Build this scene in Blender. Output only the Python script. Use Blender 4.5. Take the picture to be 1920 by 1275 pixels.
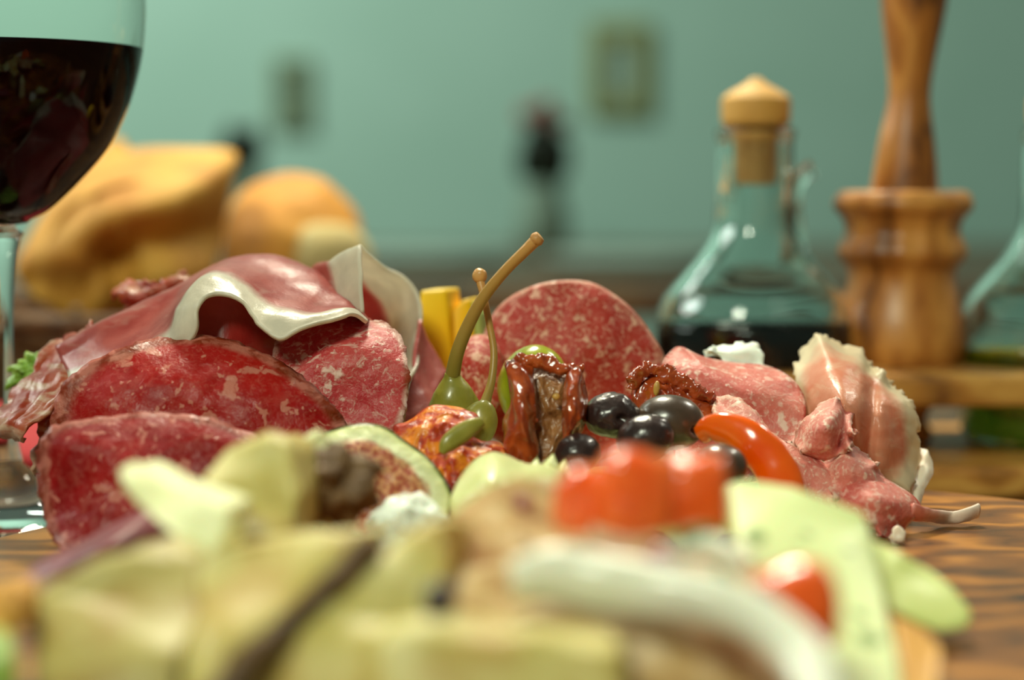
import bpy, bmesh, math, random
from mathutils import Vector, noise, Matrix

for o in list(bpy.data.objects):
    bpy.data.objects.remove(o, do_unlink=True)
S = bpy.context.scene
COL = S.collection

# ------------------------------------------------------------------ camera
F = 3600.0                      # focal length in pixels of the 1920x1275 frame
HOR = 340.0                     # eye level row
PITCH = math.atan((637.5 - HOR) / F)
CAM = Vector((0, 0, 0.113))     # table top is z = 0
cd = bpy.data.cameras.new('camera')
cd.sensor_width = 36
cd.lens = F / 1920 * 36
cd.clip_start = 0.01
cd.dof.use_dof = True
cd.dof.focus_distance = 0.525
cd.dof.aperture_fstop = 5.2
cam = bpy.data.objects.new('camera', cd)
COL.objects.link(cam)
cam.location = CAM
cam.rotation_euler = (math.pi / 2 - PITCH, 0, 0)
S.camera = cam

# ------------------------------------------------------------------ world, lights, exposure
w = bpy.data.worlds.new('room_light')
S.world = w
w.use_nodes = True
w.node_tree.nodes['Background'].inputs[0].default_value = (0.62, 0.86, 0.66, 1)
w.node_tree.nodes['Background'].inputs[1].default_value = 0.13


def area(name, loc, target, size, power, color):
    l = bpy.data.lights.new(name, 'AREA')
    l.shape = 'DISK'
    l.size = size
    l.energy = power
    l.color = color
    o = bpy.data.objects.new(name, l)
    COL.objects.link(o)
    o.location = loc
    o.rotation_euler = (Vector(target) - Vector(loc)).to_track_quat('-Z', 'Y').to_euler()
    return o


area('rear_sheen_light', (-0.08, 1.25, 1.08), (0.0, 0.52, 0), 0.26, 17, (1.0, 0.94, 0.72))  # unseen light, placed behind so the ham top catches a sheen
area('front_fill_light', (-0.38, -0.42, 0.88), (0, 0.5, 0.03), 0.30, 10.5, (0.94, 1.0, 0.77))  # unseen fill, set low and frontal to brighten the front faces
area('right_rear_light', (0.75, 1.25, 0.95), (0.1, 0.6, 0), 0.16, 4.5, (1.0, 0.97, 0.80))  # unseen small light at the right rear, added for highlights
area('left_streak_light', (-0.95, 1.0, 0.70), (0.0, 0.6, 0.05), 0.45, 7.0, (0.92, 1.0, 0.90))  # unseen light added for bright streaks on the bottle glass
area('far_room_light', (-1.6, 2.6, 2.0), (-0.5, 4.5, 0.5), 0.8, 66, (0.86, 1.0, 0.88))

S.view_settings.view_transform = 'Standard'
S.view_settings.look = 'None'
S.view_settings.gamma = 1
S.view_settings.use_curve_mapping = False
S.view_settings.exposure = 0.0


# ------------------------------------------------------------------ helpers
def W(px, py, d):
    """Point at distance Y = d from the camera plane, seen at pixel (px, py)."""
    fw = Vector((0, math.cos(PITCH), -math.sin(PITCH)))
    up = Vector((0, math.sin(PITCH), math.cos(PITCH)))
    v = fw + Vector((1, 0, 0)) * ((px - 960) / F) + up * ((637.5 - py) / F)
    return CAM + v * (d / v.y)


def tag(o, label, cat, group=None):
    o['label'] = label
    o['category'] = cat
    if group:
        o['group'] = group
    return o


def thing(name, label, cat, loc, group=None, rz=0):
    o = bpy.data.objects.new(name, None)
    o.empty_display_size = 0.01
    COL.objects.link(o)
    o.location = loc
    o.rotation_euler = (0, 0, rz)
    return tag(o, label, cat, group)


def add(name, verts, faces, mat, parent=None, uvs=None, smooth=True, solid=0, sub=0, offset=-1, recalc=True):
    verts = [Vector(v) for v in verts]
    if parent is not None:
        org = Vector(parent.location)
        if parent.parent is not None:
            org = org + Vector(parent.parent.location)
    else:
        n = len(verts)
        org = Vector((sum(v.x for v in verts) / n, sum(v.y for v in verts) / n, min(v.z for v in verts)))
    me = bpy.data.meshes.new(name)
    me.from_pydata([v - org for v in verts], [], faces)
    if uvs:
        ul = me.uv_layers.new(name='UVMap')
        for lp in me.loops:
            ul.data[lp.index].uv = uvs[lp.vertex_index]
    if recalc:
        bm = bmesh.new()
        bm.from_mesh(me)
        bmesh.ops.recalc_face_normals(bm, faces=bm.faces[:])
        bm.to_mesh(me)
        bm.free()
    if smooth:
        me.polygons.foreach_set('use_smooth', [True] * len(me.polygons))
    me.materials.append(mat)
    o = bpy.data.objects.new(name, me)
    COL.objects.link(o)
    if parent is not None:
        o.parent = parent
    else:
        o.location = org
    if solid:
        m = o.modifiers.new('thickness', 'SOLIDIFY')
        m.thickness = solid
        m.offset = offset
    if sub:
        m = o.modifiers.new('smooth', 'SUBSURF')
        m.levels = sub
        m.render_levels = sub
    return o


def cr(pts, t):
    """Catmull-Rom through a list of tuples/vectors, t in 0..1."""
    n = len(pts) - 1
    s = min(max(t, 0), 1) * n
    i = min(int(s), n - 1)
    u = s - i
    p1, p2 = Vector(pts[i]), Vector(pts[i + 1])
    p0 = Vector(pts[i - 1]) if i > 0 else p1 * 2 - p2
    p3 = Vector(pts[i + 2]) if i + 2 <= n else p2 * 2 - p1
    return 0.5 * ((2 * p1) + (p2 - p0) * u + (2 * p0 - 5 * p1 + 4 * p2 - p3) * u * u
                  + (3 * p1 - p0 - 3 * p2 + p3) * u ** 3)


def crc(pts, t):
    """Closed Catmull-Rom."""
    n = len(pts)
    s = (t % 1.0) * n
    i = int(s) % n
    u = s - int(s)
    p0, p1, p2, p3 = [Vector(pts[(i + k) % n]) for k in (-1, 0, 1, 2)]
    return 0.5 * ((2 * p1) + (p2 - p0) * u + (2 * p0 - 5 * p1 + 4 * p2 - p3) * u * u
                  + (3 * p1 - p0 - 3 * p2 + p3) * u ** 3)


def fbm(v, sc, seed=0):
    return noise.fractal(Vector((v.x * sc + seed * 7.3, v.y * sc + seed * 3.1, v.z * sc - seed * 5.7)), 1.0, 2.0, 4)


def sheet(name, rows, mat, parent=None, nu=48, nv=20, solid=0.0012, rough=0.0, rs=120, seed=1, ragged=0.0, px=True):
    """Loft through rows of (px, py, d) points."""
    V, U = [], []
    P = [[W(*p) if px else Vector(p) for p in r] for r in rows]
    for j in range(nv):
        v = j / (nv - 1)
        for i in range(nu):
            u = i / (nu - 1)
            p = cr([cr(r, u) for r in P], v)
            U.append((u, v))
            V.append(p)
    if rough or ragged:
        for k, p in enumerate(V):
            j = k // nu
            n3 = Vector((fbm(p, rs, seed), fbm(p, rs, seed + 11), fbm(p, rs, seed + 23)))
            a = rough
            if j >= nv - 2 or j == 0:
                a = rough + ragged
            V[k] = p + n3 * a
    Fc = [(j * nu + i, j * nu + i + 1, (j + 1) * nu + i + 1, (j + 1) * nu + i)
          for j in range(nv - 1) for i in range(nu - 1)]
    return add(name, V, Fc, mat, parent, U, True, solid)


def disc(name, outline, centre, mat, parent=None, seg=72, rings=16, solid=0.0016, power=2.0,
         rough=0.0, rs=90, seed=1, ragged=0.0, folds=(), ruffle=None):
    """Slice with the outline given as (px, py, d), bulging to the centre's depth."""
    V, U = [W(*centre)], [(0.5, 0.0)]
    Vp = [Vector(centre)]
    for k in range(1, rings + 1):
        r = k / rings
        for i in range(seg):
            t = i / seg
            sm = .15 * (1 - r)
            o = sum((crc(outline, t + sm * q_) for q_ in (-1, -.5, 0, .5, 1)), Vector((0, 0, 0))) / 5
            c = Vector(centre)
            p = Vector((c.x + (o.x - c.x) * r, c.y + (o.y - c.y) * r, c.z + (o.z - c.z) * r ** power))
            for (ax, ay, bx, by, wid, amp) in folds:      # a crease along a line in the slice
                L = math.hypot(bx - ax, by - ay)
                q = ((p.x - ax) * (by - ay) - (p.y - ay) * (bx - ax)) / L
                s = ((p.x - ax) * (bx - ax) + (p.y - ay) * (by - ay)) / (L * L)
                fall = math.exp(-max(0, abs(s - .5) - .5) ** 2 * 20)
                p.z += amp * math.exp(-(q / wid) ** 2) * fall
            if ruffle:
                rp_ = max(0, (r - .65) / .35) ** 1.6
                p.z += ruffle[0] * rp_ * math.sin(ruffle[1] * math.tau * t + 1.3 * math.sin(3 * math.tau * t + seed))
            q3 = W(*p)
            if rough:
                q3 = q3 + Vector((0, 1, 0)) * rough * fbm(q3, rs, seed)
            if ragged and k == rings:
                q3 = q3 + Vector((fbm(q3, 420, seed), 0, fbm(q3, 420, seed + 5))) * ragged
            V.append(q3)
            U.append((t, r))
    Fc = [(0, 1 + (i + 1) % seg, 1 + i) for i in range(seg)]
    for k in range(rings - 1):
        a, b = 1 + k * seg, 1 + (k + 1) * seg
        for i in range(seg):
            j = (i + 1) % seg
            Fc.append((a + i, a + j, b + j, b + i))
    return add(name, V, Fc, mat, parent, U, True, solid)


def slab(name, outline, depth, mat, parent=None, bevel=0.0015, taper=1.0, seg=3, d=None, lump=0.0, seed=1):
    """Block with the front face outlined in pixels (px, py[, d]) and a depth vector in metres."""
    bm = bmesh.new()
    fr = [W(p[0], p[1], p[2] if len(p) > 2 else d) for p in outline]
    for p, q in zip(outline, fr):
        if p[1] >= 1350:          # these corners stand on the board
            q.z = .0205
    dv = Vector(depth)
    c = sum(fr, Vector()) / len(fr)
    a = [bm.verts.new(p) for p in fr]
    b = [bm.verts.new(c + (p - c) * taper + (dv if o_[1] < 1350 else Vector((dv.x, dv.y, 0)))) for p, o_ in zip(fr, outline)]
    n = len(a)
    bm.faces.new(a)
    bm.faces.new(b[::-1])
    for i in range(n):
        j = (i + 1) % n
        bm.faces.new((a[i], b[i], b[j], a[j]))
    bmesh.ops.recalc_face_normals(bm, faces=bm.faces[:])
    bmesh.ops.bevel(bm, geom=bm.edges[:], offset=bevel, segments=seg, profile=0.6, affect='EDGES', clamp_overlap=True)
    bmesh.ops.triangulate(bm, faces=[f for f in bm.faces if len(f.verts) > 4])
    if lump:
        bmesh.ops.subdivide_edges(bm, edges=bm.edges[:], cuts=2, use_grid_fill=True)
        for v in bm.verts:
            v.co += Vector((fbm(v.co, 90, seed), fbm(v.co, 90, seed + 4), fbm(v.co, 90, seed + 8))) * lump
    bm.verts.index_update()
    V = [v.co.copy() for v in bm.verts]
    Fc = [tuple(v.index for v in f.verts) for f in bm.faces]
    bm.free()
    return add(name, V, Fc, mat, parent, smooth=True)


def lathe(name, prof, centre, mat, parent=None, seg=64, flute=None, close=True, tilt=(0, 0), recalc=True, wob=0.0):
    """prof = [(radius, z)] in metres about a vertical axis at centre (x, y)."""
    V, Fc = [], []
    z0 = prof[0][1]
    for k, (r, z) in enumerate(prof):
        for i in range(seg):
            a = 2 * math.pi * i / seg
            rr = r
            if flute:
                rr = r * (1 + flute(z) * math.cos(a * 14))
            if wob:
                rr += wob * noise.noise(Vector((math.cos(a) * 1.6, math.sin(a) * 1.6, z * 60)))
            V.append((centre[0] + rr * math.cos(a) + tilt[0] * (z - z0), centre[1] + rr * math.sin(a) + tilt[1] * (z - z0), z))
    for k in range(len(prof) - 1):
        for i in range(seg):
            j = (i + 1) % seg
            Fc.append((k * seg + i, k * seg + j, (k + 1) * seg + j, (k + 1) * seg + i))
    if close:
        if prof[0][0] > 1e-5:
            Fc.append(tuple(range(seg))[::-1])
        if prof[-1][0] > 1e-5:
            Fc.append(tuple((len(prof) - 1) * seg + i for i in range(seg)))
    return add(name, V, Fc, mat, parent, recalc=recalc)


def smooth_prof(pts, n=60):
    return [tuple(cr([(p[0], p[1], 0) for p in pts], i / n)[:2]) for i in range(n + 1)]


def tube(name, path, radii, mat, parent=None, seg=16, n=40, flat=1.0, px=True, rough=0, rs=200, seed=1, cap=True, flat_dir=(0, 1, 0)):
    """Tube through (px, py, d) points; radii in metres; flat squashes it along flat_dir."""
    P = [W(*p) if px else Vector(p) for p in path]
    R = [(r, 0, 0) for r in radii]
    V, Fc, U = [], [], []
    fd = Vector(flat_dir).normalized()
    for k in range(n):
        t = k / (n - 1)
        c = cr(P, t)
        tan = (cr(P, min(1, t + .01)) - cr(P, max(0, t - .01))).normalized()
        e2 = (fd - tan * fd.dot(tan)).normalized()
        e1 = tan.cross(e2)
        r = cr(R, t).x
        for i in range(seg):
            a = 2 * math.pi * i / seg
            p = c + (e1 * math.cos(a) + e2 * math.sin(a) * flat) * r
            if rough:
                p = p + (p - c).normalized() * rough * fbm(p, rs, seed)
            V.append(p)
            U.append((i / seg, t))
    for k in range(n - 1):
        for i in range(seg):
            j = (i + 1) % seg
            Fc.append((k * seg + i, k * seg + j, (k + 1) * seg + j, (k + 1) * seg + i))
    if cap:
        for base, c0, uvv in ((0, cr(P, 0), 0), ((n - 1) * seg, cr(P, 1), 1)):
            V.append(c0)
            U.append((.5, uvv))
            ci = len(V) - 1
            for i in range(seg):
                Fc.append((ci, base + i, base + (i + 1) % seg))
    return add(name, V, Fc, mat, parent, U)


def lump(name, c, rad, mat, parent=None, rot=(0, 0, 0), rough=0.0, rs=150, seed=1, sub=4, px=True, squash=None, box=0.0):
    """Rounded body: an icosphere scaled to rad, kneaded by noise; box > 0 makes it blocky."""
    bm = bmesh.new()
    bmesh.ops.create_icosphere(bm, subdivisions=sub, radius=1)
    from mathutils import Euler
    M = Euler(rot).to_matrix()
    C0 = W(*c) if px else Vector(c)
    V = []
    for v in bm.verts:
        p = v.co.copy()
        if box:
            m = max(abs(p.x), abs(p.y), abs(p.z))
            p = p.lerp(p / m, box)
        if squash:
            p = squash(p)
        p = Vector((p.x * rad[0], p.y * rad[1], p.z * rad[2]))
        p = M @ p
        q = C0 + p
        if rough:
            q = q + p.normalized() * rough * fbm(q, rs, seed)
        V.append(q)
    bm.verts.index_update()
    Fc = [tuple(v.index for v in f.verts) for f in bm.faces]
    bm.free()
    return add(name, V, Fc, mat, parent)


def copy_tree(o, dloc, label=None):
    c = o.copy()
    COL.objects.link(c)
    c.location = Vector(o.location) + Vector(dloc)
    if label:
        c['label'] = label
    for ch in list(o.children):
        k = ch.copy()
        COL.objects.link(k)
        k.parent = c
        for g in list(ch.children):
            m = g.copy()
            COL.objects.link(m)
            m.parent = k
    return c


# ------------------------------------------------------------------ materials
class NT:
    def __init__(self, name):
        self.m = bpy.data.materials.new(name)
        self.m.use_nodes = True
        self.t = self.m.node_tree
        self.b = self.t.nodes['Principled BSDF']
        self.tc = None

    def node(self, typ, **kw):
        n = self.t.nodes.new(typ)
        for k, v in kw.items():
            if k.startswith('i_'):
                n.inputs[k[2:].replace('_', ' ')].default_value = v
            else:
                setattr(n, k, v)
        return n

    def link(self, a, b):
        self.t.links.new(a, b)

    def coord(self, out='Object', scale=(1, 1, 1), rot=(0, 0, 0)):
        if not self.tc:
            self.tc = self.node('ShaderNodeTexCoord')
        mp = self.node('ShaderNodeMapping')
        mp.inputs['Scale'].default_value = scale
        mp.inputs['Rotation'].default_value = rot
        self.link(self.tc.outputs[out], mp.inputs['Vector'])
        return mp.outputs[0]

    def noise(self, scale, detail=4, vec=None, dist=0.0, rough=.55):
        n = self.node('ShaderNodeTexNoise')
        n.inputs['Scale'].default_value = scale
        n.inputs['Detail'].default_value = detail
        n.inputs['Roughness'].default_value = rough
        n.inputs['Distortion'].default_value = dist
        self.link(vec if vec else self.coord(), n.inputs['Vector'])
        return n.outputs['Fac']

    def ramp(self, fac, stops, interp='LINEAR'):
        r = self.node('ShaderNodeValToRGB')
        r.color_ramp.interpolation = interp
        e = r.color_ramp.elements
        while len(e) < len(stops):
            e.new(0.5)
        for el, (p, c) in zip(e, stops):
            el.position = p
            el.color = c if len(c) == 4 else (*c, 1)
        self.link(fac, r.inputs[0])
        return r.outputs[0]

    def mix(self, fac, a, b):
        n = self.node('ShaderNodeMix', data_type='RGBA')
        if isinstance(fac, (int, float)):
            n.inputs[0].default_value = fac
        else:
            self.link(fac, n.inputs[0])
        for s, v in ((n.inputs[6], a), (n.inputs[7], b)):
            if isinstance(v, tuple):
                s.default_value = (*v[:3], 1)
            else:
                self.link(v, s)
        return n.outputs[2]

    def math(self, op, a, b=None, clamp=False):
        n = self.node('ShaderNodeMath', operation=op)
        n.use_clamp = clamp
        for s, v in ((n.inputs[0], a), (n.inputs[1], b)):
            if v is None:
                continue
            if isinstance(v, (int, float)):
                s.default_value = v
            else:
                self.link(v, s)
        return n.outputs[0]

    def bump(self, h, strength=.3, dist=.0006):
        n = self.node('ShaderNodeBump')
        n.inputs['Strength'].default_value = strength
        n.inputs['Distance'].default_value = dist
        self.link(h, n.inputs['Height'])
        self.link(n.outputs[0], self.b.inputs['Normal'])

    def color(self, c):
        if isinstance(c, tuple):
            self.b.inputs['Base Color'].default_value = (*c[:3], 1)
        else:
            self.link(c, self.b.inputs['Base Color'])

    def set(self, **kw):
        for k, v in kw.items():
            self.b.inputs[k.replace('_', ' ')].default_value = v
        return self


def lin(r, g, b):
    """sRGB 0-255 -> linear"""
    f = lambda c: c / 12.92 if c <= .04045 else ((c + .055) / 1.055) ** 2.4
    return (f(r / 255), f(g / 255), f(b / 255))


def organic(name, stops, scale=120, rough=.45, sss=0.0, bump=.3, bscale=None, bdist=.0005, coat=0.0, detail=4, dist=0.3, rad=.003):
    n = NT(name)
    n.color(n.ramp(n.noise(scale, detail, dist=dist), stops))
    n.set(Roughness=rough, Coat_Weight=coat, Coat_Roughness=.12)
    if sss:
        n.set(Subsurface_Weight=sss, Subsurface_Scale=rad)
        n.b.inputs['Subsurface Radius'].default_value = (1, .5, .3)
    if bump:
        n.bump(n.noise(bscale or scale * 3, 4), bump, bdist)
    return n.m


def thin(n, amount, color):
    """Thin slices let some light through."""
    tr = n.node('ShaderNodeBsdfTranslucent')
    if isinstance(color, tuple):
        tr.inputs[0].default_value = (*color, 1)
    else:
        n.link(color, tr.inputs[0])
    mx_ = n.node('ShaderNodeMixShader')
    mx_.inputs[0].default_value = amount
    n.link(n.b.outputs[0], mx_.inputs[1])
    n.link(tr.outputs[0], mx_.inputs[2])
    n.link(mx_.outputs[0], n.t.nodes['Material Output'].inputs['Surface'])


def salami(name, red, red2, fat, rim, scale=150, rimw=.93, seed=0, sss=.0, dens=.5, marble=.6, soft=5.0):
    n = NT(name)
    v = n.coord(rot=(.3 + seed, .5, .2 * seed))
    nz = n.node('ShaderNodeTexNoise')
    nz.inputs['Scale'].default_value = scale * 1.1
    nz.inputs['Detail'].default_value = 4
    n.link(v, nz.inputs['Vector'])
    mv = n.node('ShaderNodeVectorMath', operation='SCALE')
    n.link(nz.outputs['Color'], mv.inputs[0])
    mv.inputs['Scale'].default_value = 2.6 / scale
    av = n.node('ShaderNodeVectorMath', operation='ADD')
    n.link(v, av.inputs[0])
    n.link(mv.outputs[0], av.inputs[1])
    masks = []
    for sc, th in ((scale, .42), (scale * 2.2, .36)):
        vo = n.node('ShaderNodeTexVoronoi')
        vo.inputs['Scale'].default_value = sc
        n.link(av.outputs[0], vo.inputs['Vector'])
        sep = n.node('ShaderNodeSeparateColor')
        n.link(vo.outputs['Color'], sep.inputs[0])
        size = n.math('MULTIPLY', n.ramp(sep.outputs[0], [(1 - dens - .1, (0, 0, 0)), (1 - dens + .35, (1, 1, 1))]), th)
        dd = n.math('SUBTRACT', size, vo.outputs['Distance'])
        masks.append(n.math('MULTIPLY', dd, soft, True))
    mar = n.ramp(n.noise(scale * 1.5, 6, v, dist=1.6, rough=.6), [(.54, (0, 0, 0)), (.66, (1, 1, 1))])
    fine = n.ramp(n.noise(scale * 6, 5, v, dist=1.0), [(.52, (0, 0, 0)), (.70, (1, 1, 1))])
    fm = n.math('MAXIMUM', masks[0], masks[1])
    fm = n.math('MAXIMUM', fm, n.math('MULTIPLY', mar, marble))
    fm = n.math('MAXIMUM', fm, n.math('MULTIPLY', fine, .30))
    base = n.mix(n.ramp(n.noise(scale * .5, 4, v), [(.35, (0, 0, 0)), (.65, (1, 1, 1))]), red, red2)
    c = n.mix(n.math('MULTIPLY', fm, .85), base, fat)
    uv = n.node('ShaderNodeSeparateXYZ')
    n.link(n.coord('UV'), uv.inputs[0])
    rr = n.math('ADD', uv.outputs[1], n.math('MULTIPLY', n.math('SUBTRACT', n.noise(scale * .8, 3), .5), .09))
    rm = n.ramp(rr, [(rimw - .03, (0, 0, 0)), (rimw + .03, (1, 1, 1))])
    rimc = n.mix(n.ramp(n.noise(scale * 1.6, 4, dist=.8), [(.42, (0, 0, 0)), (.58, (1, 1, 1))]), rim, tuple(.85 * x for x in fat))
    c = n.mix(n.math('MULTIPLY', rm, .8), c, rimc)
    n.color(c)
    n.set(Coat_Weight=.0, Specular_IOR_Level=.32)
    n.link(n.ramp(n.noise(scale * 2.5, 4), [(.35, (.30, .30, .30)), (.65, (.55, .55, .55))]), n.b.inputs['Roughness'])
    n.bump(n.math('ADD', n.math('MULTIPLY', fm, .25), n.math('ADD', n.noise(scale * 7, 4), n.math('MULTIPLY', n.noise(scale * 2, 3), .8))), .55, .00045)
    thin(n, .16, c)
    return n.m


def cured(name, meat, meat2, fat, at=.70, width=.05, rough=.36, axis=1, invert=False, wob=.07, streaks=.22, tr=.34):
    """Ham: meat with a fat edge from UV."""
    n = NT(name)
    uv = n.node('ShaderNodeSeparateXYZ')
    n.link(n.coord('UV'), uv.inputs[0])
    v = uv.outputs[axis]
    if invert:
        v = n.math('SUBTRACT', 1.0, v)
    v = n.math('ADD', v, n.math('MULTIPLY', n.math('SUBTRACT', n.noise(110, 3), .5), wob))
    m = n.ramp(v, [(at - width, (0, 0, 0)), (at + width, (1, 1, 1))])
    base = n.mix(n.ramp(n.noise(75, 4, dist=.6), [(.35, (0, 0, 0)), (.7, (1, 1, 1))]), meat, meat2)
    streak = n.ramp(n.noise(60, 5, n.coord(scale=(1.2, 1.2, 5), rot=(.2, .5, 0)), dist=.4), [(.60 - streaks * .15, (0, 0, 0)), (.74 - streaks * .15, (1, 1, 1))])
    base = n.mix(n.math('MULTIPLY', streak, streaks), base, fat)
    fat2 = n.mix(n.ramp(n.noise(140, 4), [(.3, (0, 0, 0)), (.7, (1, 1, 1))]), fat, tuple(x * .82 for x in fat))
    c = n.mix(m, base, fat2)
    n.color(c)
    n.set(Roughness=rough, Coat_Weight=.12, Coat_Roughness=.2)
    n.bump(n.math('ADD', n.noise(900, 4, n.coord(scale=(1, 1, .35))), n.noise(240, 3)), .4, .0003)
    thin(n, tr, c)
    return n.m


def olive_wood(name, scale=14, light=lin(214, 160, 84), mid=lin(172, 112, 48), dark=lin(84, 46, 18), rot=(0, 0, .3), stretch=(1, 4, 1), rough=.42, rings_n=7.0):
    n = NT(name)
    v = n.coord(scale=stretch, rot=rot)
    nz = n.node('ShaderNodeTexNoise')
    nz.inputs['Scale'].default_value = scale * .6
    nz.inputs['Detail'].default_value = 3
    n.link(v, nz.inputs['Vector'])
    wv = n.math('MULTIPLY', nz.outputs['Fac'], rings_n)
    rings = n.math('FRACT', wv)
    tri = n.math('ABSOLUTE', n.math('SUBTRACT', n.math('MULTIPLY', rings, 2.0), 1.0))
    fine = n.noise(scale * 9, 4, n.coord(scale=(stretch[0], stretch[1] * 2.5, stretch[2]), rot=rot))
    t = n.math('ADD', n.math('MULTIPLY', tri, .62), n.math('MULTIPLY', fine, .45))
    big = n.noise(scale * .35, 2, v)
    t = n.math('ADD', t, n.math('MULTIPLY', n.math('SUBTRACT', big, .5), .9))
    n.color(n.ramp(t, [(.18, dark), (.36, tuple(m * .7 for m in mid)), (.55, mid), (.85, light)]))
    n.set(Roughness=rough, Coat_Weight=.15, Coat_Roughness=.3)
    n.bump(fine, .12, .0004)
    return n.m


def glass(name, tint=(1, 1, 1), rough=0.0, ior=1.48):
    n = NT(name)
    n.color(tint)
    n.set(Roughness=rough, Transmission_Weight=1.0, IOR=ior)
    return n.m


M = {}
M['wall'] = organic('painted_wall', [(.3, lin(166, 200, 184)), (.7, lin(174, 207, 192))], 3, .9, bump=.1, bdist=.002)
M['table'] = olive_wood('dark_table_wood', 9, lin(112, 74, 32), lin(84, 54, 22), lin(46, 28, 12), stretch=(5, 1, 1))
M['far_table'] = olive_wood('far_table_wood', 5, lin(122, 84, 46), lin(96, 62, 32), lin(56, 36, 18), stretch=(1, 5, 1))
M['floor'] = organic('dark_floor', [(.3, lin(70, 74, 56)), (.7, lin(90, 92, 70))], 6, .6)
M['board'] = olive_wood('olive_board', 15, lin(190, 124, 46), lin(134, 80, 26), lin(48, 24, 8), rot=(0, 0, .35), stretch=(1, 1.9, 1), rough=.4, rings_n=9.0)
M['mill'] = olive_wood('olive_mill', 24, lin(208, 142, 66), lin(176, 108, 42), lin(92, 48, 16), rot=(.35, .3, 0), stretch=(1.5, 1, .6), rings_n=5.0)
M['stand'] = olive_wood('olive_stand', 16, lin(216, 160, 78), lin(186, 124, 52), lin(120, 70, 26), rot=(0, 0, 0), stretch=(1, 3, 2))
M['stopper'] = organic('pale_turned_wood', [(.3, lin(206, 150, 66)), (.7, lin(226, 174, 90))], 60, .62)
M['cork'] = organic('cork_wood', [(.3, lin(200, 138, 66)), (.7, lin(222, 166, 92))], 90, .6)
M['glass'] = glass('clear_glass', (.97, 1, .98), ior=1.30)
M['bottle_glass'] = glass('aqua_bottle_glass', (.90, .985, .96))
n_ = NT('red_wine')
n_.color((.006, .0006, .001))
n_.set(Roughness=.1, Specular_IOR_Level=.0)
M['wine'] = n_.m
n_ = NT('balsamic')
n_.color((.006, .004, .003))
n_.set(Roughness=.05)
M['vinegar'] = n_.m
n_ = NT('olive_oil')
n_.color((.34, .42, .03))
n_.set(Roughness=.03, Transmission_Weight=.85, IOR=1.47)
M['oil'] = n_.m

M['salamiA'] = salami('coarse_salami', lin(152, 4, 4), lin(184, 24, 16), lin(212, 132, 112), lin(126, 52, 20), 105, .88, 1, dens=.62, marble=.18, soft=9)
M['salamiA2'] = salami('coarse_salami_dark', lin(138, 4, 8), lin(170, 20, 18), lin(206, 126, 110), lin(124, 48, 22), 115, .91, 4, dens=.6, marble=.25, soft=8)
M['salamiB'] = salami('pink_salami', lin(190, 48, 54), lin(208, 84, 80), lin(244, 210, 194), lin(150, 66, 34), 150, .93, 2, dens=.5, marble=.8)
M['salamiR'] = salami('fine_salami', lin(186, 46, 36), lin(200, 66, 52), lin(246, 196, 168), lin(206, 130, 104), 200, .965, 3, dens=.66, marble=.75, soft=7)
M['salamiS'] = salami('soft_salami', lin(212, 96, 86), lin(228, 134, 118), lin(250, 222, 204), lin(190, 58, 46), 165, .96, 6, dens=.55, marble=.8)
M['salamiS2'] = salami('pale_salami', lin(216, 112, 102), lin(234, 154, 138), lin(252, 228, 206), lin(228, 160, 136), 185, .95, 8, dens=.6, marble=.9)
M['ham'] = cured('ham_with_fat', lin(176, 68, 64), lin(206, 108, 98), lin(244, 236, 216), .72, .035, streaks=.15)
M['ham_peak'] = cured('ham_pale_fat', lin(196, 82, 66), lin(206, 104, 88), lin(246, 240, 222), .50, .05, invert=True, tr=.5)
M['ham_red'] = cured('ham_deep_red', lin(172, 40, 34), lin(190, 64, 54), lin(222, 150, 130), 1.2, .05, tr=.4)
M['ham_pink'] = cured('ham_pink', lin(196, 96, 92), lin(212, 122, 112), lin(236, 214, 196), .93, .05)
M['ham_ragged'] = cured('ham_ragged', lin(176, 62, 40), lin(200, 104, 62), lin(232, 206, 176), .85, .12, wob=.6, streaks=.75)
M['ham_right'] = cured('ham_orange_pink', lin(232, 144, 108), lin(242, 182, 150), lin(248, 232, 196), .80, .07, wob=.22, streaks=.4)
M['fat'] = organic('white_fat', [(.3, lin(226, 206, 184)), (.7, lin(244, 230, 210))], 90, .4, .3, .3)
n_ = NT('pink_to_white_fat')
uvn = n_.node('ShaderNodeSeparateXYZ')
n_.link(n_.coord('UV'), uvn.inputs[0])
n_.color(n_.ramp(n_.math('ADD', uvn.outputs[1], n_.math('MULTIPLY', n_.math('SUBTRACT', n_.noise(300, 3), .5), .3)), [(.15, lin(206, 120, 104)), (.5, lin(238, 214, 196))]))
n_.set(Roughness=.45)
n_.bump(n_.noise(700, 3), .3, .0003)
M['tail'] = n_.m
M['caper'] = organic('caper_green', [(.3, lin(132, 128, 40)), (.7, lin(162, 152, 66))], 110, .35, .2, .2, coat=.3)
n_ = NT('caper_stem')
uvn = n_.node('ShaderNodeSeparateXYZ')
n_.link(n_.coord('UV'), uvn.inputs[0])
n_.color(n_.ramp(uvn.outputs[1], [(0.0, lin(204, 150, 84)), (.35, lin(182, 136, 66)), (1.0, lin(134, 120, 44))]))
n_.set(Roughness=.4, Subsurface_Weight=.15, Subsurface_Scale=.002)
n_.bump(n_.noise(600, 3), .2, .0003)
M['caper_stem'] = n_.m
M['stem_tip'] = organic('stem_tip_tan', [(.3, lin(186, 128, 66)), (.7, lin(208, 158, 92))], 300, .5)
M['green_olive'] = organic('green_olive', [(.3, lin(150, 160, 24)), (.7, lin(184, 186, 40))], 70, .25, .2, .1, coat=.5)
M['black_olive'] = organic('black_olive', [(.3, lin(40, 26, 26)), (.7, lin(66, 44, 40))], 140, .3, 0, .5, 260, .0006, coat=.3)
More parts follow.
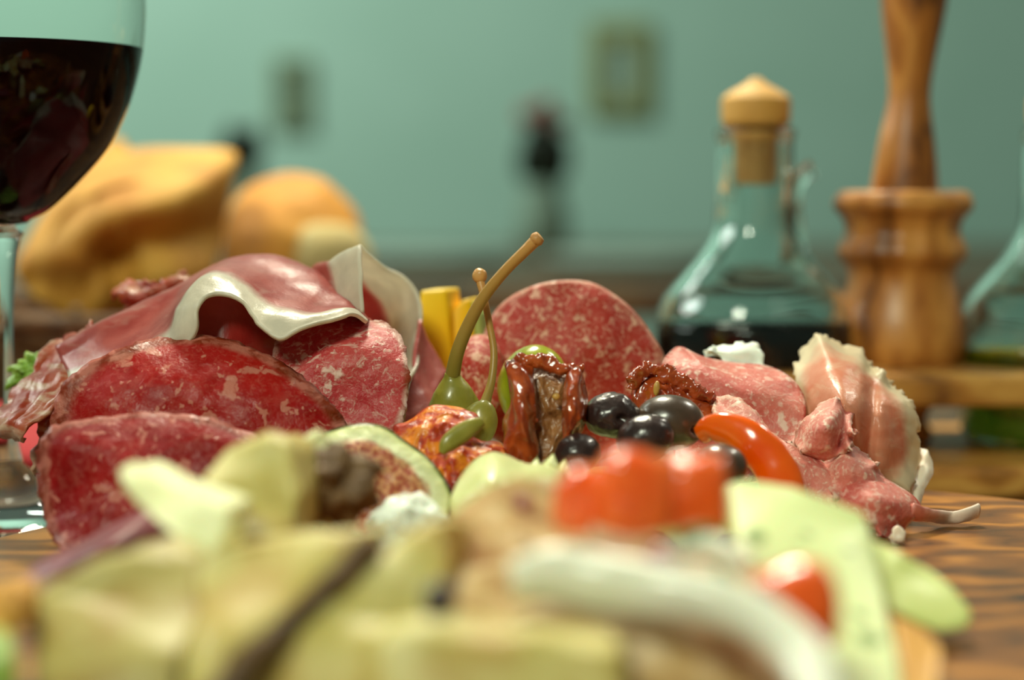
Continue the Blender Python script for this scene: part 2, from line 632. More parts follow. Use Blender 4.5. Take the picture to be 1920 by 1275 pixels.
M['brown_olive'] = organic('brown_olive', [(.3, lin(62, 46, 36)), (.7, lin(88, 68, 52))], 110, .32, .0, .2, coat=.3)
M['dried'] = organic('dried_tomato_skin', [(.3, lin(130, 38, 14)), (.7, lin(192, 86, 34))], 160, .2, .0, .4, 300, .0006, coat=.6)
M['dried_flesh'] = organic('dried_tomato_flesh', [(.3, lin(120, 72, 36)), (.7, lin(168, 116, 66))], 220, .35, .1, .8, 500, .0008, coat=.4)
M['seed'] = organic('tomato_seed', [(.3, lin(190, 140, 60)), (.7, lin(214, 170, 90))], 200, .4)
M['roast'] = organic('roast_pepper', [(.36, lin(150, 34, 10)), (.5, lin(196, 62, 18)), (.6, lin(236, 134, 24))], 210, .38, .0, .8, 400, .0010, coat=.2)
M['pepper'] = organic('red_pepper_strip', [(.3, lin(248, 82, 0)), (.7, lin(255, 112, 8))], 70, .2, .25, .15, coat=.6)
M['tomato'] = organic('tomato_flesh', [(.3, lin(250, 84, 12)), (.7, lin(255, 132, 62))], 80, .22, .1, .1, coat=.6)
M['cheese'] = organic('hard_cheese', [(.32, lin(158, 126, 50)), (.5, lin(176, 160, 88)), (.68, lin(190, 176, 106))], 70, .5, .25, .35, 200, .0008)
M['cheese_pale'] = organic('pale_cheese', [(.3, lin(226, 226, 168)), (.7, lin(236, 236, 186))], 40, .5, .3, .3, 200, .0006)
M['cheese_yellow'] = organic('yellow_cheese', [(.32, lin(182, 150, 66)), (.5, lin(200, 184, 104)), (.66, lin(216, 206, 142))], 60, .5, .3, .3, 160, .0008)
M['rind'] = organic('rind_and_gap_shadow', [(.3, lin(62, 46, 26)), (.7, lin(112, 80, 40))], 90, .7, 0, .5, 250, .001)
n_ = NT('herb_cheese')
vo = n_.node('ShaderNodeTexVoronoi')
vo.inputs['Scale'].default_value = 120
n_.link(n_.coord(), vo.inputs['Vector'])
sp = n_.node('ShaderNodeSeparateColor')
n_.link(vo.outputs['Color'], sp.inputs[0])
mk = n_.math('MULTIPLY', n_.ramp(vo.outputs['Distance'], [(.26, (1, 1, 1)), (.36, (0, 0, 0))]),
             n_.ramp(sp.outputs[0], [(.38, (0, 0, 0)), (.40, (1, 1, 1))]))
n_.color(n_.mix(mk, n_.ramp(n_.noise(40, 3), [(.3, lin(214, 226, 156)), (.7, lin(222, 232, 164))]), lin(120, 146, 66)))
n_.set(Roughness=.45, Subsurface_Weight=.25, Subsurface_Scale=.003)
M['herb_cheese'] = n_.m
M['gherkin'] = organic('pale_green_wedge', [(.3, lin(204, 214, 116)), (.7, lin(216, 226, 140))], 50, .4, .3, .2)
M['white_cheese'] = organic('fresh_white_cheese', [(.3, lin(226, 236, 220)), (.7, lin(240, 246, 234))], 60, .5, .3, .5, 160, .001)
M['bread'] = organic('bread_crumb', [(.34, lin(150, 104, 52)), (.48, lin(198, 164, 108)), (.66, lin(226, 204, 168))], 75, .85, .1, .8, 260, .002)
M['crust'] = organic('bread_crust', [(.3, lin(186, 122, 38)), (.55, lin(212, 158, 62)), (.75, lin(222, 180, 96))], 22, .7, 0, .4, 120, .001)
M['roll'] = organic('roll_crust', [(.3, lin(196, 126, 34)), (.6, lin(216, 152, 56)), (.8, lin(222, 186, 118))], 18, .7, 0, .3, 120, .001)
M['flour'] = organic('floury_crust', [(.3, lin(192, 170, 112)), (.7, lin(206, 188, 134))], 40, .9)
M['leaf'] = organic('lettuce_green', [(.3, lin(110, 150, 40)), (.7, lin(176, 206, 96))], 120, .4, .2, .5, 300, .0008)
M['bed_leaf'] = organic('bed_lettuce', [(.3, lin(150, 170, 80)), (.55, lin(200, 208, 132)), (.75, lin(222, 224, 168))], 70, .4, 0, .5, 260, .0008)
M['herb'] = organic('herb_green', [(.3, lin(38, 92, 16)), (.7, lin(72, 126, 34))], 150, .4, .1, .4)
M['artichoke'] = organic('artichoke_pale', [(.3, lin(206, 210, 136)), (.7, lin(226, 228, 170))], 110, .35, .3, .4, 300, .0006)
M['onion'] = organic('white_onion', [(.3, lin(226, 226, 204)), (.7, lin(240, 240, 222))], 60, .3, .3, .2, coat=.3)
M['red_onion'] = organic('purple_onion', [(.3, lin(120, 40, 62)), (.7, lin(170, 96, 110))], 90, .3, .2, .2, coat=.3)
M['walnut'] = organic('walnut_brown', [(.3, lin(84, 58, 28)), (.7, lin(128, 94, 52))], 160, .6, .05, .8, 300, .001)
M['yellow'] = organic('yellow_pepper', [(.3, lin(255, 196, 4)), (.7, lin(255, 212, 20))], 40, .4, .0, .1)
M['ochre'] = organic('ochre_cheese', [(.3, lin(196, 132, 20)), (.7, lin(214, 156, 40))], 60, .5)
M['rind_green'] = organic('pale_green_skin', [(.3, lin(160, 180, 90)), (.7, lin(180, 196, 110))], 60, .4)
M['fig_skin'] = organic('fig_skin', [(.3, lin(70, 84, 26)), (.7, lin(126, 136, 54))], 160, .4, .1, .3)
n_ = NT('fig_flesh')
uvn = n_.node('ShaderNodeSeparateXYZ')
n_.link(n_.coord('UV'), uvn.inputs[0])
rr_ = n_.math('ADD', uvn.outputs[1], n_.math('MULTIPLY', n_.math('SUBTRACT', n_.noise(260, 4), .5), .14))
sd_ = n_.mix(n_.ramp(n_.noise(700, 3), [(.4, (0, 0, 0)), (.62, (1, 1, 1))]), lin(168, 74, 54), lin(222, 158, 112))
n_.color(n_.mix(n_.ramp(rr_, [(.74, (0, 0, 0)), (.82, (1, 1, 1))]), sd_,
                n_.ramp(n_.math('ADD', n_.math('MULTIPLY', rr_, .25), n_.math('MULTIPLY', uvn.outputs[1], .75)), [(.80, lin(246, 236, 192)), (.945, lin(240, 232, 170)), (.975, lin(160, 164, 80)), (.99, lin(40, 46, 16))])))
n_.set(Roughness=.4, Subsurface_Weight=.25, Subsurface_Scale=.003)
n_.bump(n_.noise(600, 4), .5, .0006)
M['fig_flesh'] = n_.m
M['napkin'] = organic('red_napkin', [(.3, lin(150, 20, 26)), (.7, lin(176, 34, 38))], 120, .85)
M['cured_beef'] = organic('cured_beef', [(.3, lin(92, 20, 28)), (.7, lin(128, 36, 44))], 120, .5)
M['frame'] = organic('olive_frame', [(.3, lin(132, 136, 84)), (.7, lin(148, 150, 96))], 12, .6)
M['frame_grey'] = organic('grey_frame', [(.3, lin(116, 132, 104)), (.7, lin(128, 142, 112))], 12, .6)
M['picture'] = organic('grey_picture', [(.3, lin(136, 168, 160)), (.7, lin(160, 186, 176))], 12, .6)
M['picture_dark'] = organic('dark_picture', [(.4, lin(84, 100, 78)), (.6, lin(128, 148, 124))], 25, .6)
M['ceramic'] = organic('grey_ceramic', [(.3, lin(120, 142, 124)), (.7, lin(140, 160, 142))], 12, .4)
M['plate'] = organic('white_ceramic', [(.3, lin(176, 196, 182)), (.7, lin(186, 206, 192))], 12, .25)
M['dark_leaf'] = organic('dark_leaf', [(.3, lin(6, 18, 5)), (.7, lin(16, 34, 10))], 30, .5)
M['blossom'] = organic('red_blossom', [(.3, lin(130, 60, 52)), (.7, lin(160, 88, 74))], 30, .6)
M['dark_metal'] = organic('dark_metal', [(.3, lin(26, 30, 26)), (.7, lin(38, 42, 36))], 30, .4)
M['basket'] = organic('brown_wicker', [(.3, lin(70, 44, 16)), (.7, lin(112, 74, 30))], 90, .7, 0, .6, 200, .002)


# ------------------------------------------------------------------ the room
def box(name, lo, hi, mat, parent=None, bevel=0.0):
    bm = bmesh.new()
    bmesh.ops.create_cube(bm, size=1)
    for v in bm.verts:
        v.co = Vector([(lo[k] + hi[k]) / 2 + v.co[k] * (hi[k] - lo[k]) for k in range(3)])
    if bevel:
        bmesh.ops.bevel(bm, geom=bm.edges[:], offset=bevel, segments=3, profile=.5, affect='EDGES')
    bm.verts.index_update()
    V = [v.co.copy() for v in bm.verts]
    Fc = [tuple(v.index for v in f.verts) for f in bm.faces]
    bm.free()
    return add(name, V, Fc, mat, parent, smooth=False)


def rounded_plate(name, hx, hy, r, z0, z1, centre, mat, parent=None, holes=(), bev=.003, seg=14):
    """Rounded-rectangle plate, soft upper and lower rims, with round holes cut right through."""
    bm = bmesh.new()
    pts = []
    for (sx, sy, a0) in ((1, 1, 0), (-1, 1, 90), (-1, -1, 180), (1, -1, 270)):
        for k in range(seg + 1):
            a = math.radians(a0 + 90 * k / seg)
            pts.append((centre[0] + sx * (hx - r) + r * math.cos(a), centre[1] + sy * (hy - r) + r * math.sin(a)))
    cx_, cy_ = centre

    def loop(off, z):
        out = []
        for (x, y) in pts:
            dx, dy = x - cx_, y - cy_
            out.append(bm.verts.new((x - off * (1 if dx > 0 else -1) * min(1, abs(dx) / hx), y - off * (1 if dy > 0 else -1) * min(1, abs(dy) / hy), z)))
        return out
    rings = [loop(bev, z0), loop(bev * .3, z0 + bev * .3), loop(0, z0 + bev), loop(0, z1 - bev), loop(bev * .3, z1 - bev * .3), loop(bev, z1)]
    n = len(pts)
    for a, b in zip(rings, rings[1:]):
        for i in range(n):
            j = (i + 1) % n
            bm.faces.new((a[i], a[j], b[j], b[i]))
    if not holes:
        bm.faces.new(rings[0][::-1])
        bm.faces.new(rings[-1])
    else:
        hl = []
        for (hx_, hy_, hr) in holes:
            lo = [bm.verts.new((hx_ + hr * math.cos(t * math.tau / 40), hy_ + hr * math.sin(t * math.tau / 40), z0)) for t in range(40)]
            hi = [bm.verts.new((v.co.x, v.co.y, z1)) for v in lo]
            for i in range(40):
                j = (i + 1) % 40
                bm.faces.new((lo[i], hi[i], hi[j], lo[j]))
            hl.append((lo, hi))
        for which, ring in ((0, rings[0]), (1, rings[-1])):
            es = []
            for lp in [ring] + [h[which] for h in hl]:
                for i in range(len(lp)):
                    e = bm.edges.get((lp[i], lp[(i + 1) % len(lp)]))
                    es.append(e)
            bmesh.ops.triangle_fill(bm, edges=es, use_beauty=True, use_dissolve=False)
    bm.verts.index_update()
    V = [v.co.copy() for v in bm.verts]
    Fc = [tuple(v.index for v in f.verts) for f in bm.faces]
    bm.free()
    o = add(name, V, Fc, mat, parent, smooth=False)
    return o


for nm, lo, hi, mt in (('floor', (-4, -1.2, -.80), (4, 4.7, -.75), 'floor'),
                       ('wall_back', (-4, 4.5, -.75), (4, 4.6, 2.2), 'wall')):
    box(nm, lo, hi, M[mt])['kind'] = 'structure'

# dining table in the foreground
t = thing('dining_table', 'dark brown wooden table carrying the round board, glass and cruet stand', 'table', (0.1, .65, -.75))
box('table_top', (-.75, .05, -.035), (.95, 1.35, 0), M['table'], t, .004)
for sx in (-.68, .88):
    for sy in (.12, 1.28):
        box('leg', (sx - .03, sy - .03, -.75), (sx + .03, sy + .03, -.035), M['table'], t, .003)

# far table near the wall
t = thing('side_table', 'blurred brown wooden table far behind the food near the teal wall', 'table', (0.1, 2.8, -.75))
box('table_top', (-1.2, 2.05, -.035), (1.5, 3.5, 0), M['far_table'], t, .004)
for sx in (-1.1, 1.4):
    for sy in (2.15, 3.4):
        box('leg', (sx - .035, sy - .035, -.75), (sx + .035, sy + .035, -.035), M['far_table'], t, .003)


def plate(label, px, d, r):
    p = W(px, 500, d)
    prof = [(0.0, .002), (r * .6, .002), (r * .64, .0), (r * .7, .004), (r, .018), (r * .99, .021), (r * .7, .008), (r * .6, .006), (0, .006)]
    o = lathe('dinner_plate', prof, (p.x, p.y), M['plate'], seg=48)
    tag(o, label, 'plate', 'plates on the far table')


plate('blurred pale plate on the far table, left of the long caper stem', 800, 2.55, .125)
plate('blurred pale plate on the far table, right of the long caper stem', 1190, 2.45, .12)


def wall_frame(label, x0, y0, x1, y1, fm, pm, bw):
    d = 4.48
    a, b = W(x0, y1, d), W(x1, y0, d)
    t = thing('picture_frame', label, 'picture frame', ((a.x + b.x) / 2, 4.49, a.z), 'pictures on the back wall')
    box('picture', (a.x + bw, 4.488, a.z + bw), (b.x - bw, 4.496, b.z - bw), pm, t)
    for lo, hi in (((a.x, a.z), (b.x, a.z + bw)), ((a.x, b.z - bw), (b.x, b.z)),
                   ((a.x, a.z + bw), (a.x + bw, b.z - bw)), ((b.x - bw, a.z + bw), (b.x, b.z - bw))):
        box('frame_bar', (lo[0], 4.475, lo[1]), (hi[0], 4.499, hi[1]), fm, t)


wall_frame('blurred olive framed picture high on the teal wall', 1106, 42, 1218, 214, M['frame'], M['picture'], .040)
wall_frame('blurred small grey picture with dark centre on the teal wall', 512, 108, 580, 240, M['frame_grey'], M['picture_dark'], .022)


def vase_plant(label, px, base_d, h, top_py, leaf_py, wid, blossoms):
    p = W(px, 450, base_d)
    sc = base_d / F
    zt = W(px, leaf_py, base_d).z
    t = thing('vase_plant', label, 'plant', (p.x, p.y, 0), 'plants on the far table')
    lathe('vase', smooth_prof([(.0, 0), (.035, .002), (.045, .04), (.034, zt - .02), (.030, zt), (.026, zt), (.026, zt - .01)], 24), (p.x, p.y), M['ceramic'], t, 32)
    rnd = random.Random(px)
    ztop = W(px, top_py, base_d).z
    for k in range(26):
        a = rnd.uniform(0, math.tau)
        hh = rnd.uniform(.55, 1.0)
        z1 = zt + (ztop - zt) * hh
        rr = wid * rnd.uniform(.2, 1) * (1.1 - hh * .6)
        path = [(p.x, p.y, zt - .02), (p.x + rr * .5 * math.cos(a), p.y + rr * .5 * math.sin(a), zt + (z1 - zt) * .5), (p.x + rr * math.cos(a), p.y + rr * math.sin(a), z1)]
        tube('leaf', path, (.010, .026, .005), M['dark_leaf'], t, 8, 10, .25, px=False)
    for k in range(blossoms):
        a = k * 2.4
        lump('blossom', (p.x + wid * .4 * math.cos(a), p.y + wid * .4 * math.sin(a), ztop + .012 * (k % 3) - .005), (.018, .018, .015), M['blossom'], t, sub=2, rough=.004, px=False)


vase_plant('blurred plant with dark leaves and reddish blossoms in a grey vase, mid wall', 1018, 3.2, .2, 225, 345, .066, 5)
vase_plant('blurred black green plant behind the bread, beside the small grey picture', 452, 3.1, .2, 235, 320, .058, 0)

# ------------------------------------------------------------------ round serving board
BC = (.03, .42)
tag(lathe('serving_board', [(0, 0), (.180, 0), (.187, .002), (.190, .008), (.190, .014), (.187, .0185), (.181, .020), (0, .020)], BC, M['board'], seg=128),
    'round olive wood serving board with dark swirling grain under the food', 'board')

# ------------------------------------------------------------------ wine glass
GD = .585
gs = GD / F
gx, gy = W(2, 600, GD).x, GD


def gz(py):
    return W(2, py, GD).z


gl = thing('wine_glass', 'tall stemmed wine glass half filled with dark red wine', 'glass', (gx, gy, 0))
outer = [(52, 418), (60, 411), (95, 392), (150, 340), (205, 275), (238, 210), (258, 150), (270, 95), (276, 40), (277, -20), (270, -100), (255, -180), (243, -235)]
out = smooth_prof([(r * gs, gz(y)) for r, y in outer], 60)
inn = [(max(r - .0011, .0), z + (.0016 if i < 14 else 0)) for i, (r, z) in enumerate(out)][::-1]
bot = inn[-1]
bowl_prof = [(out[0][0] * .55, out[0][1] - .0006)] + out + [(out[-1][0] - .0005, out[-1][1] + .0008)] + inn + [(0.0, bot[1] - .0004)]
lathe('bowl', bowl_prof, (gx, gy), M['glass'], gl, 96, close=False, recalc=False)
stem = smooth_prof([(bowl_prof[0][0], bowl_prof[0][1]), (.0052, gz(428)), (.0073, gz(437)), (.0064, gz(448)), (.0048, gz(500)), (.0037, gz(600)), (.0036, gz(720)), (.0044, gz(820)), (.0060, gz(870))], 50)
lathe('stem', stem[::-1], (gx, gy), M['glass'], gl, 48, close=False, recalc=False)
foot = smooth_prof([(.0060, gz(870)), (.0098, .0225), (.0155, .0140), (.024, .0085), (.0350, .0042), (.0364, .0026), (.0352, .0008)], 40) + [(0, .0008)]
lathe('foot', foot[::-1], (gx, gy), M['glass'], gl, 96, close=False, recalc=False)
# wine
lv = gz(88)
wi = [(r + .0003 if r > .001 else 0, z - .0003) for r, z in inn[::-1] if z < lv - .0005]
rw = wi[-1][0]
wprof = [(0, wi[0][1])] + wi + [(rw + .0001, lv), (rw - .002, lv - .0004), (0, lv - .0004)]
tag(lathe('red_wine', wprof, (gx, gy), M['wine'], None, 96), 'dark red wine filling the lower bowl of the glass', 'wine')

# ------------------------------------------------------------------ cruet stand, bottles, mill
CD = .735
cs_ = CD / F
mx = W(1688, 690, CD).x
vx, ox = W(1413, 600, CD).x, W(1985, 600, CD).x
TOPZ = .044
st = thing('cruet_stand', 'olive wood cruet stand with two long trays behind the meat', 'cruet stand', ((vx + ox) / 2, CD, 0))
cc = ((vx + ox) / 2, CD)
rounded_plate('upper_tray', .107, .050, .048, .032, TOPZ, cc, M['stand'], st, holes=((vx, CD, .0395), (ox, CD, .0395)))
rounded_plate('lower_tray', .105, .060, .05, .0, .0125, cc, M['stand'], st)
lathe('post', [(.011, .0125), (.013, .016), (.010, .022), (.013, .029), (.013, .032)], (mx, CD), M['mill'], st, 32)

# pepper mill
ml = thing('pepper_mill', 'turned olive wood pepper mill with fluted collar and long neck', 'pepper mill', (mx, CD, TOPZ))


def mz(py):
    return W(1688, py, CD).z - W(1688, 690, CD).z + TOPZ + .0


body = [(100, 693), (112, 690), (121, 672), (124, 650), (119, 612), (106, 570), (99, 535), (102, 515), (113, 500), (120, 486), (116, 470), (107, 452), (106, 438), (113, 420), (126, 405), (129, 392), (122, 378), (112, 371), (70, 369)]
bp = smooth_prof([(r * cs_, max(mz(y), TOPZ)) for r, y in body], 90)
zA, zB = mz(525), mz(395)
lathe('mill_body', bp, (mx, CD), M['mill'], ml, 112, flute=lambda z: .014 * max(0.0, min(1, (z - zA) / .006)) * max(0.0, min(1, (zB + .004 - z) / .006)))
neck = [(62, 371), (61, 360), (57, 320), (50, 270), (42, 225), (38.5, 190), (41, 150), (48, 100), (56, 50), (62, 0), (64, -50), (58, -100), (40, -140), (0, -150)]
lathe('mill_neck', smooth_prof([(r * cs_, mz(y)) for r, y in neck], 80), (mx + .0004, CD), M['mill'], ml, 64, tilt=(.035, 0))


# bottles
def bz(py):
    return W(1413, py, CD).z


def bottle(cx):
    b = thing('cruet_bottle', 'clear aqua glass cruet of dark vinegar with cone topped wooden stopper', 'bottle', (cx, CD, .0126), 'glass cruets in the stand')
    o = [(.0, .0128), (.030, .0126), (.0345, .015), (.0368, .022), (.0378, .034), (.0380, .046), (.0377, bz(612)), (.0352, bz(565)), (.0285, bz(522)), (.0214, bz(480)), (.0163, bz(435)), (.0149, bz(390)), (.0146, bz(330)), (.0145, bz(285)), (.0147, bz(265)), (.0156, bz(254)), (.0156, bz(245)), (.0142, bz(240))]
    op = [(o[0]), (o[1])] + smooth_prof(o[1:], 70)
    ip = [(max(r - .0034, 0), z + (.004 if z < .03 else 0)) for r, z in op if z > .013 and z < bz(247)][::-1]
    prof = op + ip + [(0, ip[-1][1])]
    g = lathe('glass_body', prof, (cx, CD), M['bottle_glass'], b, 96, close=False, recalc=False, wob=.0008)
    # pouring spout on the right of the neck, with a curled lip
    bs = (cx - vx)
    sp = [W(1486, 500, CD), W(1490, 440, CD), W(1488, 385, CD), W(1495, 345, CD), W(1512, 322, CD), W(1524, 316, CD)]
    sp = [(p.x + bs, p.y, p.z) for p in sp]
    tube('spout', sp, (.0055, .0042, .0034, .0031, .0031, .0036), M['bottle_glass'], b, 20, 40, px=False)
    hs = [(cx, bz(150)), ]
    k = lathe('stopper', smooth_prof([(.0, bz(243)), (.0090, bz(242)), (.0112, bz(237)), (.0124, bz(233)), (.0130, bz(222)), (.0131, bz(190)), (.0124, bz(182)), (.0090, bz(170)), (.0045, bz(158)), (.0022, bz(148)), (0, bz(145))], 60), (cx, CD), M['stopper'], b, 48)
    lathe('cork', smooth_prof([(.0, bz(346)), (.0066, bz(346)), (.0076, bz(338)), (.0080, bz(300)), (.0085, bz(262)), (.0088, bz(242.5)), (0, bz(242.5))], 40), (cx, CD), M['cork'], k, 48)
    return b, ip


vb, ip = bottle(vx)


def liquid(name, cx, lvl, mat, label):
    pr = [(max(r + .0010, 0), z - .0004) for r, z in ip[::-1] if z < lvl]
    prof = [(0, pr[0][1])] + pr + [(0, pr[-1][1])]
    tag(lathe(name, prof, (cx, CD), mat, None, 64), label, 'liquid')


ob = copy_tree(vb, (ox - vx, 0, 0), 'clear aqua glass cruet of green oil at the right frame edge')
liquid('balsamic_vinegar', vx, bz(592), M['vinegar'], 'black vinegar in the lower half of the stoppered cruet')
liquid('olive_oil', ox, bz(640), M['oil'], 'yellow green oil inside the cruet at the right edge')

# ------------------------------------------------------------------ red napkin, basket, bread
NP = [[(-40, 885, .70), (60, 885, .70), (160, 885, .70)], [(-40, 830, .70), (60, 828, .70), (160, 830, .70)], [(-40, 815, .76), (60, 815, .76), (160, 815, .76)],
      [(-40, 812, .84), (60, 812, .84), (160, 812, .84)]]
nb = W(60, 885, .70)
sheet('folded_napkin', [[(x, .715, .001) for x in (-.21, -.17, -.12)], [(x, .712, .010) for x in (-.21, -.17, -.12)], [(x, .735, .016) for x in (-.21, -.17, -.12)],
                        [(x, .80, .016) for x in (-.21, -.17, -.12)], [(x, .83, .001) for x in (-.21, -.17, -.12)]], M['napkin'], None, 16, 24, .002, px=False)
tag(bpy.data.objects['folded_napkin'], 'folded red napkin on the table behind the wine glass foot', 'napkin')

BX, BY = W(300, 600, .95).x, .95
bk = thing('bread_basket', 'dark brown woven bread basket holding bread behind the ham', 'basket', (BX, BY, 0))
lathe('basket_base', [(0, .001), (.085, .001), (.09, .004), (.085, .007), (0, .007)], (BX, BY), M['basket'], bk, 48)
for k in range(6):          # woven rings, each a separate cane
    z = .008 + k * .0085
    rr = .088 + k * .0055
    pts = [(BX + (rr + .0016 * math.cos(i * math.pi + k * math.pi)) * math.cos(i * math.tau / 48), BY + (rr + .0016 * math.cos(i * math.pi + k * math.pi)) * math.sin(i * math.tau / 48), z) for i in range(49)]
    tube('cane_ring', pts, [.0046] * 49, M['basket'], bk, 8, 97, px=False, cap=False, flat_dir=(0, 0, 1))
for k in range(24):
    a = (k + .5) * math.tau / 24
    tube('stake', [(BX + .088 * math.cos(a), BY + .088 * math.sin(a), .004), (BX + .117 * math.cos(a), BY + .117 * math.sin(a), .058)], (.0022, .0022), M['basket'], bk, 8, 6, px=False)

# torn loaf leaning out of the basket, cut face towards the right
lf = thing('bread_piece', 'large golden torn bread piece with pointed corner behind the wine glass', 'bread', W(240, 600, .88))
disc('crust', [(28, 500, .885), (60, 430, .90), (110, 350, .915), (170, 300, .925), (260, 279, .93), (350, 277, .93), (442, 284, .925), (438, 330, .91), (424, 400, .905), (410, 470, .90), (395, 530, .90), (330, 590, .895), (240, 608, .885), (150, 606, .88), (90, 575, .88), (50, 540, .88)],
     (225, 430, .85), M['crust'], lf, 96, 24, .022, 2.2, rough=.004, rs=26, seed=3, folds=((210, 470, 410, 440, 45, .022), (215, 480, 240, 590, 35, .016), (60, 520, 160, 540, 40, .01)))
lf2 = disc('bread_slice', [(150, 420, .97), (165, 330, .98), (190, 280, .985), (222, 258, .985), (245, 290, .98), (250, 400, .97), (200, 450, .965)], (200, 350, .965), M['crust'], None, 48, 10, .018, seed=5)
tag(lf2, 'pale bread slice tip peeking up between the glass and the large bread piece', 'bread')
rl = thing('bread_roll', 'round golden bread roll with a floury side, behind the ham', 'bread', W(550, 560, 1.0))
lump('roll', (548, 470, 1.0), (.0375, .045, .039), M['roll'], rl, rough=.003, rs=30, seed=4, sub=5)
lump('floury_patch', (614, 478, .968), (.0235, .016, .0175), M['flour'], rl, rough=.002, rs=40, seed=9, rot=(0, .2, .3))

# ------------------------------------------------------------------ prosciutto, left heap
ham = thing('prosciutto_slice', 'glossy red prosciutto slice arched into a wave with a white fat edge', 'ham', W(420, 700, .55), 'prosciutto slices')
r0 = [(150, 690, .60), (200, 650, .60), (270, 610, .605), (330, 580, .61), (365, 560, .612), (399, 545, .615), (438, 530, .618), (481, 525, .62), (524, 526, .62), (563, 538, .615), (590, 548, .61), (616, 562, .605), (640, 578, .60), (660, 590, .59), (680, 600, .575), (694, 606, .56)]
r1 = [(103, 649, .56), (185, 603, .563), (262, 567, .567), (330, 535, .572), (365, 515, .574), (399, 499, .577), (438, 484, .58), (481, 478, .58), (524, 479, .58), (563, 493, .575), (590, 506, .57), (616, 524, .565), (640, 545, .56), (660, 565, .552), (680, 585, .545), (692, 598, .54)]
r2 = [(112, 672, .553), (188, 638, .55), (262, 610, .548), (318, 575, .55), (346, 545, .552), (375, 518, .556), (412, 497, .558), (452, 494, .56), (490, 503, .558), (525, 526, .552), (552, 541, .547), (582, 556, .542), (612, 570, .54), (645, 573, .538), (672, 584, .537), (691, 599, .537)]
r3 = [(128, 700, .545), (200, 680, .538), (270, 655, .53), (318, 624, .524), (334, 575, .526), (358, 536, .53), (392, 512, .533), (425, 516, .533), (451, 532, .53), (481, 558, .526), (504, 575, .523), (537, 586, .52), (580, 591, .52), (629, 580, .525), (664, 578, .53), (690, 599, .534)]
r4 = [(135, 730, .54), (210, 710, .533), (290, 690, .525), (360, 632, .518), (366, 580, .518), (382, 557, .52), (405, 549, .522), (432, 552, .522), (457, 564, .52), (476, 590, .517), (492, 612, .515), (525, 634, .513), (562, 617, .514), (627, 597, .52), (664, 588, .526), (691, 602, .532)]
sheet('folded_slice', [r0, r1, r2, r3, r4], M['ham'], ham, 140, 48, .0011, rough=.0004, rs=90, seed=2)
hr = tag(sheet('prosciutto_slice', [[(335, 600, .534), (370, 556, .534), (420, 540, .534), (470, 568, .536), (530, 628, .542), (650, 612, .555)],
                                    [(338, 640, .532), (372, 606, .533), (425, 590, .533), (475, 612, .536), (530, 655, .542), (650, 640, .555)],
                                    [(342, 690, .530), (375, 660, .531), (430, 650, .530), (480, 660, .535), (535, 690, .542), (640, 680, .553)],
                                    [(340, 760, .53), (380, 750, .53), (440, 750, .527), (490, 750, .534), (545, 750, .541), (640, 740, .55)]], M['ham_red'], None, 48, 24, .0012, rough=.0006, rs=70, seed=5),
         'deep red prosciutto lying under the white edged arch', 'ham', 'prosciutto slices')
pk = tag(sheet('prosciutto_slice', [
    [(676, 585, .537), (674, 520, .543), (673, 460, .552), (695, 476, .566), (718, 496, .576), (761, 519, .580), (785, 550, .580), (794, 595, .576), (783, 640, .570), (786, 682, .562), (771, 714, .553)],
    [(650, 575, .545), (640, 520, .553), (640, 473, .563), (670, 486, .578), (697, 508, .588), (735, 540, .592), (757, 570, .592), (764, 605, .590), (756, 648, .585), (750, 690, .575), (742, 716, .56)],
    [(632, 570, .550), (624, 525, .558), (618, 488, .570), (660, 505, .592), (684, 528, .602), (710, 556, .604), (726, 585, .604), (733, 612, .602), (728, 655, .597), (718, 695, .587), (712, 718, .572)],
    [(605, 570, .560), (594, 535, .572), (588, 500, .585), (640, 530, .605), (670, 555, .612), (690, 580, .614), (700, 605, .614), (704, 630, .612), (700, 665, .607), (690, 700, .597), (680, 720, .58)],
    [(600, 640, .57), (590, 600, .58), (580, 560, .60), (630, 570, .615), (655, 590, .62), (670, 610, .62), (680, 630, .62), (680, 650, .62), (678, 680, .615), (670, 710, .605), (660, 740, .59)]],
    M['ham_peak'], None, 96, 40, .0010, rough=.0004, rs=80, seed=7),
    'prosciutto slice rising to a peak with a broad translucent white fat band', 'ham', 'prosciutto slices')
tag(sheet('prosciutto_slice', [
    [(786, 600, .575), (800, 640, .577), (832, 700, .576)], [(776, 660, .565), (795, 700, .566), (818, 735, .566)],
    [(765, 740, .553), (785, 760, .552), (805, 770, .552)], [(745, 850, .54), (770, 850, .54), (800, 850, .54)]], M['ham_pink'], None, 24, 24, .0011, rough=.0008, rs=80, seed=8),
    'small pink prosciutto fold between the pink salami and the caperberry', 'ham', 'prosciutto slices')
